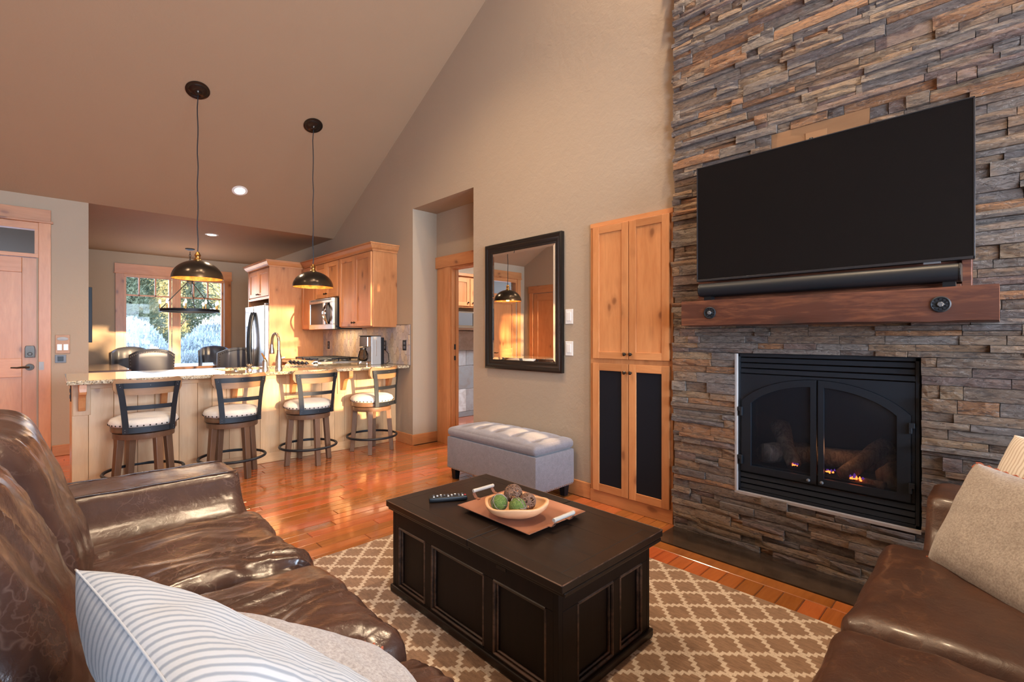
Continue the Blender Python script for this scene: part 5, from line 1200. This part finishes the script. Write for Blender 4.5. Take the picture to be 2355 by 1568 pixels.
# ------------------------------------------------------------------ leather sofas
def wrinkle(seed, amp, fx=6, fy=6, crease=1.0):
    def wr(p, d):
        wx = noise.noise((p.x * 5 + seed, p.y * 5, p.z * 5)) * .09; wy = noise.noise((p.x * 5, p.y * 5 + seed, p.z * 5 + 7)) * .09
        n1 = noise.noise(((p.x + wx) * fx + seed, (p.y + wy) * fy, p.z * 5))
        c1 = 1 - abs(noise.noise(((p.x + wx) * fx * 1.1, (p.y + wy) * fy * 1.9 + seed, p.z * 4))) * 2.4; c2 = 1 - abs(noise.noise(((p.x + wy) * fx * 2.0, (p.y + wx) * fy * 3.4 - seed, p.z * 7))) * 2.6
        k = amp * (n1 * 0.8 + crease * (0.42 * max(0, c1) + 0.13 * max(0, c2)) - .25)
        return p * 1.0 + Vector((d[0] * abs(d[0]) ** 3, d[1] * abs(d[1]) ** 3, d[2] * abs(d[2]) ** 3)) * k
    return wr
def welt(pts, r=0.0045): return MB().tube(pts, r, 7)
t = thing('leather_sofa', 'long brown leather sofa running along the left of the rug', 'sofa', (0.1, 1.35, 0))
emit('base', rbox((0.10, 1.28, 0.19), (0.46, 1.20, 0.11), 0.03, n=8), LEA, t, smooth='all')
for a in (-.3, .5):
    for b in (0.15, 2.42): emit('leg', MB().cyl((a, b, 0.0135), (a, b, .09), .02, .028, 10), DKB, t)
emit('back_frame', rbox((-0.33, 1.28, 0.44), (0.09, 1.20, 0.40), 0.06, n=10), LEA, t, smooth='all')
# flared arm: section in Y-Z swept along X
def arm_sec(y_out, sgn):
    return [(y_out, 0.10), (y_out, 0.585), (y_out - sgn * .012, 0.600), (y_out - sgn * 0.265, 0.603), (y_out - sgn * 0.285, 0.596), (y_out - sgn * 0.298, 0.575), (y_out - sgn * 0.315, 0.54), (y_out - sgn * 0.345, 0.50), (y_out - sgn * 0.40, 0.465), (y_out - sgn * 0.47, 0.44), (y_out - sgn * 0.50, 0.40), (y_out - sgn * 0.50, 0.10)]
def sweep_arm(sec, x0, x1, n=40, amp=.004, seed=0):
    m = MB(); k = len(sec)
    # resample section
    S = []
    for i in range(k):
        a, b = sec[i], sec[(i + 1) % k]; L = math.hypot(b[0] - a[0], b[1] - a[1]); c = max(1, int(L / 0.02))
        S += [(a[0] + (b[0] - a[0]) * j / c, a[1] + (b[1] - a[1]) * j / c) for j in range(c)]
    k = len(S); cy = sum(p[0] for p in S) / k; cz = sum(p[1] for p in S) / k
    for i in range(n + 1):
        u = i / n; x = x0 + (x1 - x0) * u; e = min(1, min(u, 1 - u) * n / 2.5); s = 0.955 + 0.045 * math.sqrt(max(0, 1 - (1 - e) ** 2))
        for (y, z) in S:
            d = amp * (noise.noise((x * 9, y * 9, z * 9 + seed)) + .6 * noise.noise((x * 30 + seed, y * 4, z * 4)) * (1 if z > .5 else .4))
            m.v.append((x, cy + (y - cy) * s + d * .5, cz + (z - cz) * s + d))
    for i in range(n):
        for j in range(k): m.f.append((i * k + j, i * k + (j + 1) % k, (i + 1) * k + (j + 1) % k, (i + 1) * k + j))
    m.f += [tuple(range(k)), tuple(n * k + j for j in reversed(range(k)))]
    return m
a = emit('arm', sweep_arm(arm_sec(2.665, 1), -0.40, 0.60), LEA, t, smooth='all')
emit('piping', welt([(-0.38 + .97 * i / 30, 2.648, 0.602 + .0015 * math.sin(i)) for i in range(31)], .003), LEA, a, smooth='all')
emit('piping', welt([(-0.38 + .97 * i / 30, 2.390, 0.604 + .0015 * math.sin(i)) for i in range(31)], .003), LEA, a, smooth='all')
emit('arm', sweep_arm(arm_sec(-0.08, -1), -0.40, 0.60), LEA, t, smooth='all')
for i, (y0, y1) in enumerate(((1.542, 2.15), (0.965, 1.538), (0.38, 0.961))):
    c = emit('seat_cushion', rbox((0.265, (y0 + y1) / 2, 0.400), (0.352, (y1 - y0) / 2, 0.096), 0.066, 0.034, 64, wrinkle(i * 7.7, .017, 4, 9)), LEA, t, smooth='all')
    zz = 0.345; yy0, yy1 = y0 + .012, y1 - .012
    pts = [(0.30, y0 + .002, zz + .065)] + [(0.55, y0 + .004, zz + .06), (0.60, yy0 + .02, zz + .035)] + [(0.619, yy0 + .05 + (yy1 - yy0 - .1) * k / 10, zz + .02) for k in range(11)] + [(0.60, yy1 - .02, zz + .035), (0.55, y1 - .004, zz + .06), (0.30, y1 - .002, zz + .065)]
    emit('piping', welt(pts, .004), LEA, c, smooth='all')
M_lean = Matrix.Rotation(R(-17), 4, 'Y')
for i, (y0, y1, dx) in enumerate(((1.50, 2.135, 0.0), (0.93, 1.495, -0.02), (0.36, 0.925, -0.05))):
    def wr(p, d, i=i):
        p = wrinkle(40 + i * 5, .024, 4, 5)(p, d); p.x += 0.055 * max(0, 1 - d[1] ** 2) ** .6 * max(0, 1 - d[2] ** 2) ** .5 * (1 if d[0] > 0 else .2); return p
    m = rbox((0, 0, 0), (0.120, (y1 - y0) / 2, 0.285), 0.105, 0.03, 60, wr)
    m.xf(Matrix.Translation((-0.135 + dx, (y0 + y1) / 2, 0.715)) @ M_lean); b = emit('back_cushion', m, LEA, t, smooth='all')
    c0 = MB(); P = []
    for k in range(21):
        u = -1 + 2 * k / 20; zz = 0.29 - .012 - .05 * abs(u) ** 5; P.append(Vector((0.035, u * ((y1 - y0) / 2 - .012), zz + .035 * max(0, 1 - u * u) ** .6)))
    c0.tube(P, .0045, 6); c0.xf(Matrix.Translation((-0.135 + dx, (y0 + y1) / 2, 0.715)) @ M_lean); emit('piping', c0, LEA, b, smooth='all')
# loveseat
t = thing('leather_loveseat', 'brown leather loveseat at the right end of the rug before the fireplace', 'sofa', (1.5, -0.15, 0))
emit('base', rbox((1.60, -0.18, 0.19), (0.955, 0.44, 0.11), 0.03, n=8), LEB, t, smooth='all')
for a in (.72, 2.45):
    for b in (-.5, 0.18): emit('leg', MB().cyl((a, b, 0.0135), (a, b, .09), .02, .028, 10), DKB, t)
emit('back_frame', rbox((1.60, -0.66, 0.46), (0.96, 0.09, 0.40), 0.06, n=10), LEB, t, smooth='all')
for xo, sg in ((2.56, 1), (0.64, -1)):
    m = sweep_arm([(xo, .10), (xo, .60), (xo - sg * .015, .622), (xo - sg * .27, .626), (xo - sg * .29, .618), (xo - sg * .305, .59), (xo - sg * .32, .56), (xo - sg * .345, .52), (xo - sg * .385, .485), (xo - sg * .44, .455), (xo - sg * .47, .42), (xo - sg * .47, .10)], -0.62, 0.195, 34, .004, 5)
    m.v = [(p[1], p[0], p[2]) for p in m.v]; m.f = [tuple(reversed(f)) for f in m.f]; emit('arm', m, LEB, t, smooth='all')
for i, (x0, x1) in enumerate(((1.468, 2.165), (1.03, 1.462))):
    c = emit('seat_cushion', rbox(((x0 + x1) / 2, -0.075, 0.392), ((x1 - x0) / 2, 0.375, 0.086), 0.055, 0.022, 34, wrinkle(70 + i * 9, .011, 6, 7)), LEB, t, smooth='all')
    zz = 0.355; pts = [(x0 + .002, -.1, zz + .06), (x0 + .004, 0.22, zz + .05), (x0 + .03, .275, zz + .03)] + [(x0 + .06 + (x1 - x0 - .12) * k / 10, 0.302, zz + .015) for k in range(11)] + [(x1 - .03, .275, zz + .03), (x1 - .004, .22, zz + .05), (x1 - .002, -.1, zz + .06)]
    emit('piping', welt(pts, .005), LEB, c, smooth='all')
for i, (x0, x1) in enumerate(((1.46, 2.20), (0.98, 1.45))):
    m = rbox((0, 0, 0), ((x1 - x0) / 2, 0.11, 0.26), 0.09, 0.03, 16, wrinkle(90 + i, .01)); m.xf(Matrix.Translation(((x0 + x1) / 2, -0.50, 0.70)) @ Matrix.Rotation(R(14), 4, 'X')); emit('back_cushion', m, LEB, t, smooth='all')

# ------------------------------------------------------------------ pillows
def pillow(name, label, P0, P1, P2, thick, mat, n=34, stitch=None, seam=False, flip=1, wr=0.006, seed=0, sag=0.04, back=None):
    """P0 corner, P1 = P0 + width edge, P2 = P0 + height edge (world)"""
    P0, P1, P2 = Vector(P0), Vector(P1), Vector(P2); e1, e2 = (P1 - P0) / 2, (P2 - P0) / 2; c = P0 + e1 + e2; nr = e1.cross(e2).normalized() * flip
    t = thing(name, label, 'pillow', tuple(c))
    def pos(a, b, sg):
        w1 = 1 - sag * (1 - b * b) * 1.0; w2 = 1 - sag * (1 - a * a) * 1.0      # edges pulled in between the corners
        x, y = a * w1, b * w2
        h = (max(0, 1 - a ** 4) * max(0, 1 - b ** 4)) ** 0.55
        d = (back if back and sg > 0 else thick) * h * sg + wr * h * (noise.noise((a * 3 + seed, b * 3, sg)) + .5 * noise.noise((a * 8, b * 8 + seed, sg)))
        return c + e1 * x + e2 * y + nr * d
    m = MB(); uvs = []
    for sg in (1, -1):
        k0 = len(m.v)
        for i in range(n):
            for j in range(n):
                a = math.sin((i / (n - 1) * 2 - 1) * math.pi / 2); b = math.sin((j / (n - 1) * 2 - 1) * math.pi / 2)
                m.v.append(tuple(pos(a, b, sg))); uvs.append(((a + 1) / 2, (b + 1) / 2))
        for i in range(n - 1):
            for j in range(n - 1): f = (k0 + i * n + j, k0 + (i + 1) * n + j, k0 + (i + 1) * n + j + 1, k0 + i * n + j + 1); m.f.append(f if sg > 0 else tuple(reversed(f)))
    o = emit('cover', m, mat, t, smooth='all', fix=False)
    ul = o.data.uv_layers.new(name='UVMap')
    for lp in o.data.loops: ul.data[lp.index].uv = uvs[lp.vertex_index]
    rim = []
    K = 60
    for (fa, fb) in ((lambda s: s, lambda s: -1), (lambda s: 1, lambda s: s), (lambda s: -s, lambda s: 1), (lambda s: -1, lambda s: -s)):
        for k in range(K): s = -1 + 2 * k / K; rim.append(pos(fa(s), fb(s), 0))
    if stitch:
        s = MB(); q = []
        for k in range(0, len(rim)):
            p = rim[k]; inw = (c - p).normalized(); ph = k * 2 * math.pi / 4.0
            q.append(p + inw * (.006 + 0.011 * math.cos(ph)) + nr * (0.011 * math.sin(ph)))
        s.tube(q, 0.0032, 5, True); emit('blanket_stitch', s, stitch, t, smooth='all', label='rust coloured blanket stitching')
    if seam:
        s = MB().tube([p for p in rim], 0.0016, 5, True); emit('seam', s, mat, t, smooth='all')
    return t
pillow('striped_pillow', 'white pillow with thin blue grey stripes on the leather sofa', (0.025, 0.985, 0.845), (0.095, 0.50, 0.845), (0.405, 0.925, 0.515), 0.05, STRP, seam=True, flip=-1, seed=3, sag=.04, back=.10)
pillow('felt_pillow', 'grey felt pillow with rust stitching half under the striped sofa pillow', (0.20, 0.985, 0.715), (0.24, 0.54, 0.60), (0.49, 0.91, 0.548), 0.045, FELT, stitch=THREAD, flip=-1, seed=9)
pillow('felt_pillow', 'beige felt pillow with rust stitching leaning on the leather loveseat', (2.04, 0.175, 0.475), (1.66, -0.13, 0.475), (2.25, 0.065, 0.775), 0.065, FELT, stitch=THREAD, flip=-1, seed=15)
pillow('striped_pillow', 'white pillow with thin tan stripes behind the beige felt pillow', (2.20, 0.10, 0.50), (1.95, -0.22, 0.50), (2.43, -0.025, 0.855), 0.07, STRB, seam=True, flip=-1, seed=22)

# ------------------------------------------------------------------ counter stools
def stool_parts():
    P = {}
    P['seat_frame'] = (MB().lathe([(0.16, 0.487), (0.205, 0.487), (0.207, 0.492), (0.207, 0.53), (0.16, 0.532)], (0, 0, 0), 40), STL, 'all')
    P['swivel'] = (MB().lathe([(0.09, 0.478), (0.15, 0.478), (0.15, 0.488), (0.09, 0.488)], (0, 0, 0), 32), BLKM, True)
    P['apron'] = (MB().lathe([(0.15, 0.435), (0.192, 0.435), (0.194, 0.44), (0.194, 0.476), (0.15, 0.478)], (0, 0, 0), 40), STL, True)
    P['cushion'] = (MB().lathe([(0.205, 0.530), (0.217, 0.540), (0.219, 0.555), (0.208, 0.580), (0.17, 0.597), (0.10, 0.605), (1e-6, 0.607)], (0, 0, 0), 44), CREAM, 'all')
    nh = MB()
    for k in range(36): a = 2 * math.pi * k / 36; nh.ball((0.2165 * math.cos(a), 0.2165 * math.sin(a), 0.543), 0.0065, 6)
    P['nailheads'] = (nh, DKB, True)
    ft = MB().tube([(0.252 * math.cos(2 * math.pi * k / 48), 0.252 * math.sin(2 * math.pi * k / 48), 0.165) for k in range(48)], 0.0115, 8, True); P['foot_ring'] = (ft, BLK, True)
    Rb = 0.46   # radius of the curved back
    def arc(w, z, yb, th): return [(Rb * math.sin(w * (2 * k / 16 - 1) / Rb), yb + Rb * (1 - math.cos(w * (2 * k / 16 - 1) / Rb)), z) for k in range(17)]
    def strip(w, z0, z1, yb0, yb1, th, wave=0.0):
        m = MB(); n = 25
        for k in range(n):
            u = 2 * k / (n - 1) - 1; s = w * u / Rb
            for (z, yb) in ((z0, yb0), (z1, yb1)):
                for d in (0, th):
                    zz = z + (0.022 * (u * u) - .008 if wave and z == z1 else 0) + (wave * (1 - u * u) * -0.6 if wave and z == z0 else 0)
                    if wave:
                        c = max(0, (abs(u) - .86) / .14); zz += (-.03 * c * c if z == z1 else .035 * c * c)
                    m.v.append((Rb * math.sin(s), yb + (Rb) * (1 - math.cos(s)) + d, zz))
        for k in range(n - 1):
            a, b = k * 4, (k + 1) * 4
            m.f += [(a, b, b + 2, a + 2), (a + 1, a + 3, b + 3, b + 1), (a, a + 1, b + 1, b), (a + 2, b + 2, b + 3, a + 3)]
        m.f += [(0, 2, 3, 1), tuple((n - 1) * 4 + i for i in (0, 1, 3, 2))]
        return m
    P['back_rail'] = (strip(0.218, 0.782, 0.888, -0.215, -0.222, 0.022, 0.02), STW, True)
    P['upper_band'] = (strip(0.172, 0.822, 0.862, -0.226, -0.229, 0.006), BLK, True)
    P['lower_band'] = (strip(0.152, 0.662, 0.694, -0.218, -0.220, 0.006), BLK, True)
    P['base_band'] = (strip(0.135, 0.490, 0.530, -0.216, -0.216, 0.006), BLK, True)
    for sg in (-1, 1):
        ps = MB()
        pr = [(0.143, -0.193, 0.490), (0.143, -0.193, 0.55), (0.152, -0.192, 0.66), (0.163, -0.194, 0.76), (0.180, -0.196, 0.862)]
        for i in range(4):
            (x0, y0, z0), (x1, y1, z1) = pr[i], pr[i + 1]; w_ = 0.018
            q = lambda x, y, z, s, d: (sg * (x + s * w_), y + s * w_ * 0.42 + d, z)
            ps.hexa([q(x0, y0, z0, -1, -.007), q(x0, y0, z0, 1, -.007), q(x0, y0, z0, 1, 0), q(x0, y0, z0, -1, 0)], [q(x1, y1, z1, -1, -.007), q(x1, y1, z1, 1, -.007), q(x1, y1, z1, 1, 0), q(x1, y1, z1, -1, 0)])
        P['back_post' + ('_' if sg > 0 else '')] = (ps, BLK, False)
    rv = MB()
    for sg in (-1, 1):
        for (x, z) in ((0.147, 0.503), (0.147, 0.52), (0.174, 0.834), (0.178, 0.852)): rv.ball((sg * x, -0.203, z), 0.0035, 6)
    for z in (0.51, 0.842): rv.ball((0, -0.2185 if z < .6 else -.229, z), 0.0035, 6)
    P['rivets'] = (rv, GREYP, True)
    lg = MB()
    def leg(a):
        c, s_ = math.cos(a), math.sin(a); r0, r1 = 0.203, 0.165; h0, h1 = .020, .024; v = []
        B = [(c * r0 + (-c * i - s_ * j) * h0, s_ * r0 + (-s_ * i + c * j) * h0, 0.001) for i, j in ((-1, -1), (-1, 1), (1, 1), (1, -1))]
        T = [(c * r1 + (-c * i - s_ * j) * h1, s_ * r1 + (-s_ * i + c * j) * h1, 0.478) for i, j in ((-1, -1), (-1, 1), (1, 1), (1, -1))]
        return MB().hexa(B, T)
    return P, leg
SP, LEG = stool_parts(); proto = {}
def stool(x, y, seat_rot, base_rot, label):
    t = thing('counter_stool', label, 'stool', (x, y, 0), 'counter stools along the breakfast bar', R(seat_rot))
    for k, (m, mat, sm) in SP.items():
        if k not in proto: proto[k] = emit(k.rstrip('_'), m, mat, t, smooth=sm, local=True, bevel=0.0); o = proto[k]
        else: o = proto[k].copy(); col.objects.link(o); o.parent = t
        if k in ('foot_ring', 'apron', 'swivel'): o.rotation_euler.z = R(base_rot - seat_rot)
    for i in range(4):
        if 'leg' not in proto: proto['leg'] = emit('leg', LEG(0), STL, t, local=True, bevel=0.003); o = proto['leg']
        else: o = proto['leg'].copy(); col.objects.link(o); o.parent = t
        o.rotation_euler.z = R(base_rot - seat_rot + 90 * i)
stool(0.515, 4.665, 3, 22, 'counter stool at the left end of the bar, behind the sofa arm')
stool(1.125, 4.66, 5, 20, 'second counter stool from the left end of the bar')
stool(1.772, 4.655, 2, 3, 'third counter stool from the left, standing clear of the sofa')
stool(2.434, 4.655, 20, -33, 'counter stool at the right end of the bar, turned and half sunlit')

# ================================================================== outside the dining window
struct('ground', box(-40, DY + 0.3, -0.5, 60, 90, -0.35), DIRT)
def leafcloud(n, fn, size, sd_, up=0.0):
    r_ = random.Random(sd_); m = MB()
    for k in range(n):
        p, d = fn(r_); d = (Vector(d) + Vector((r_.gauss(0, 1), r_.gauss(0, 1), r_.gauss(0, 1) + up)) * .7).normalized(); a = d.orthogonal().normalized(); s = size * r_.uniform(.6, 1.4)
        p = Vector(p); m.v += [tuple(p - a * s * .22), tuple(p + a * s * .22), tuple(p + d * s)]; q = len(m.v); m.f.append((q - 3, q - 2, q - 1))
    return m
def sage_fn(r_):
    a = r_.uniform(0, 6.283); e = math.sqrt(r_.random()); h = 1.0 * (1 - .45 * e * e); z = r_.uniform(0.05, 1) ** .7 * h; x, y = .75 * e * math.cos(a) * (.5 + .5 * z / h), .75 * e * math.sin(a) * (.5 + .5 * z / h)
    return (x, y, z), (x, y, .9)
sm = {}
def sage(x, y, s, label):
    if not sm:
        sm['f'] = leafcloud(15000, sage_fn, .06, 3, .5)
    t = thing('sagebrush', label, 'bush', (x, y, -0.35), 'sagebrush outside the dining window', random.uniform(0, 6)); t.scale = (s, s, s * random.uniform(1.3, 1.6))
    if 'o' not in sm: sm['o'] = emit('foliage', sm['f'], SAGE, t, local=True, fix=False)
    else: o = sm['o'].copy(); col.objects.link(o); o.parent = t
    if 's' not in sm:
        st = MB()
        for k in range(9): a = k * .7; st.tube([(0, 0, 0), (.2 * math.cos(a), .2 * math.sin(a), .35), (.5 * math.cos(a), .5 * math.sin(a), .75)], [.03, .02, .008], 5)
        sm['s'] = emit('stems', st, BARK, t, local=True)
    else: o = sm['s'].copy(); col.objects.link(o); o.parent = t
rows = ((12.0, (0.55, 2.15, 3.75), 0.76, 'nearest the glass'), (13.8, (1.2, 3.2, 5.2), 0.92, 'in the second row'), (16.0, (0.9, 3.15, 5.4), 1.04, 'in the third row'), (18.5, (1.6, 4.1, 6.6), 1.16, 'farthest back before the trees'))
for yy, xs, s_, lab in rows:
    for k, x in enumerate(xs):
        t = sage(x + random.uniform(-.06, .06), yy + random.uniform(-.1, .1), s_ * 1.25, 'pale sagebrush bush outside the dining window, ' + ('left, ', 'middle, ', 'right, ')[k] + lab)
tm = {}
def juniper(x, y, s, label):
    def fn(r_):
        a = r_.uniform(0, 6.283); z = r_.random() ** .8; k = int(r_.random() * 9); off = .35 * math.sin(k * 2.4); w_ = (1.9 * (1 - z) ** .6 * (.25 + z) ** .3 + .15) * (0.8 + .35 * math.sin(a * 3 + z * 14)); e = r_.random() ** .35
        p = (w_ * e * math.cos(a) + off * .3, w_ * e * math.sin(a), .3 + 5.4 * z); return p, (p[0], p[1], .6)
    t = thing('juniper_tree', label, 'tree', (x, y, -0.35), 'junipers behind the sagebrush', random.uniform(0, 6)); t.scale = (s, s, s)
    if 'f' not in tm:
        tm['f'] = emit('foliage', leafcloud(42000, fn, .115, 8, .3), JUN, t, local=True, fix=False)
        br = MB().tube([(0, 0, 0), (.1, 0, 1.2), (-.05, .1, 2.6), (0, 0, 4.8)], [.22, .17, .11, .03], 8)
        for k in range(8): a = k * 2.3; z = .5 + k * .45; br.tube([(0, 0, z), (.7 * math.cos(a), .7 * math.sin(a), z + .2), (1.4 * math.cos(a), 1.4 * math.sin(a), z + .5)], [.07, .045, .015], 5)
        tm['b'] = emit('trunk', br, BARK, t, local=True, smooth=True)
    else:
        for q in ('f', 'b'): o = tm[q].copy(); col.objects.link(o); o.parent = t
for x, y, s_, lab in ((1.7, 21.6, 1.15, 'juniper tree beyond the sagebrush seen through the left window unit'), (6.1, 22.0, 1.2, 'juniper tree beyond the sagebrush seen through the right window unit'), (3.9, 27.6, 1.6, 'tall juniper tree standing behind and between the two nearer ones'), (10.4, 29.0, 1.6, 'juniper tree farthest to the right beyond the dining window')):
    juniper(x, y, s_, lab)
# trees behind the house dapple the low sun
def sparse_fn(r_):
    a = r_.uniform(0, 6.283); z = r_.random(); e = r_.random() ** .5; p = (1.5 * e * math.cos(a), 1.0 * e * math.sin(a), .6 + 4.2 * z); return p, (p[0], p[1], .6)
for x, y, s_, lab in ((0.90, -14.0, 0.60, 'unseen dense juniper added behind the house to block the low sun between the living room windows'),):  # added sun blocker, out of view behind the camera
    juniper(x, y, s_, lab)
spm = None
for x, lab in ((2.45, 'thin crowned tree behind the right living room window'), (-0.55, 'thin crowned tree behind the left living room window'), (-2.6, 'thin crowned tree far left behind the living room')):
    t = thing('young_tree', lab, 'tree', (x, -17.0 if x > -1 else -20.5, -0.35), None, x)
    if spm is None: spm = (emit('foliage', leafcloud(300, sparse_fn, .34, 5, .3), JUN, t, local=True, fix=False), emit('trunk', MB().tube([(0, 0, 0), (.05, 0, 2), (0, .05, 4.6)], [.09, .07, .02], 8), BARK, t, local=True, smooth=True))
    else:
        for q in spm: o = q.copy(); col.objects.link(o); o.parent = t
# porch outside the entry door
struct('ceiling_porch', box(-4.0, EY + 0.14, 2.62, 0.12, 9.2, 2.70), plain('porch_ceiling_paint', (0.30, 0.29, 0.28), 0.7))
struct('trim_1', box(-4.0, 8.9, 2.27, 0.12, 9.05, 2.62), plain('porch_beam_paint', (0.20, 0.19, 0.18), 0.6))
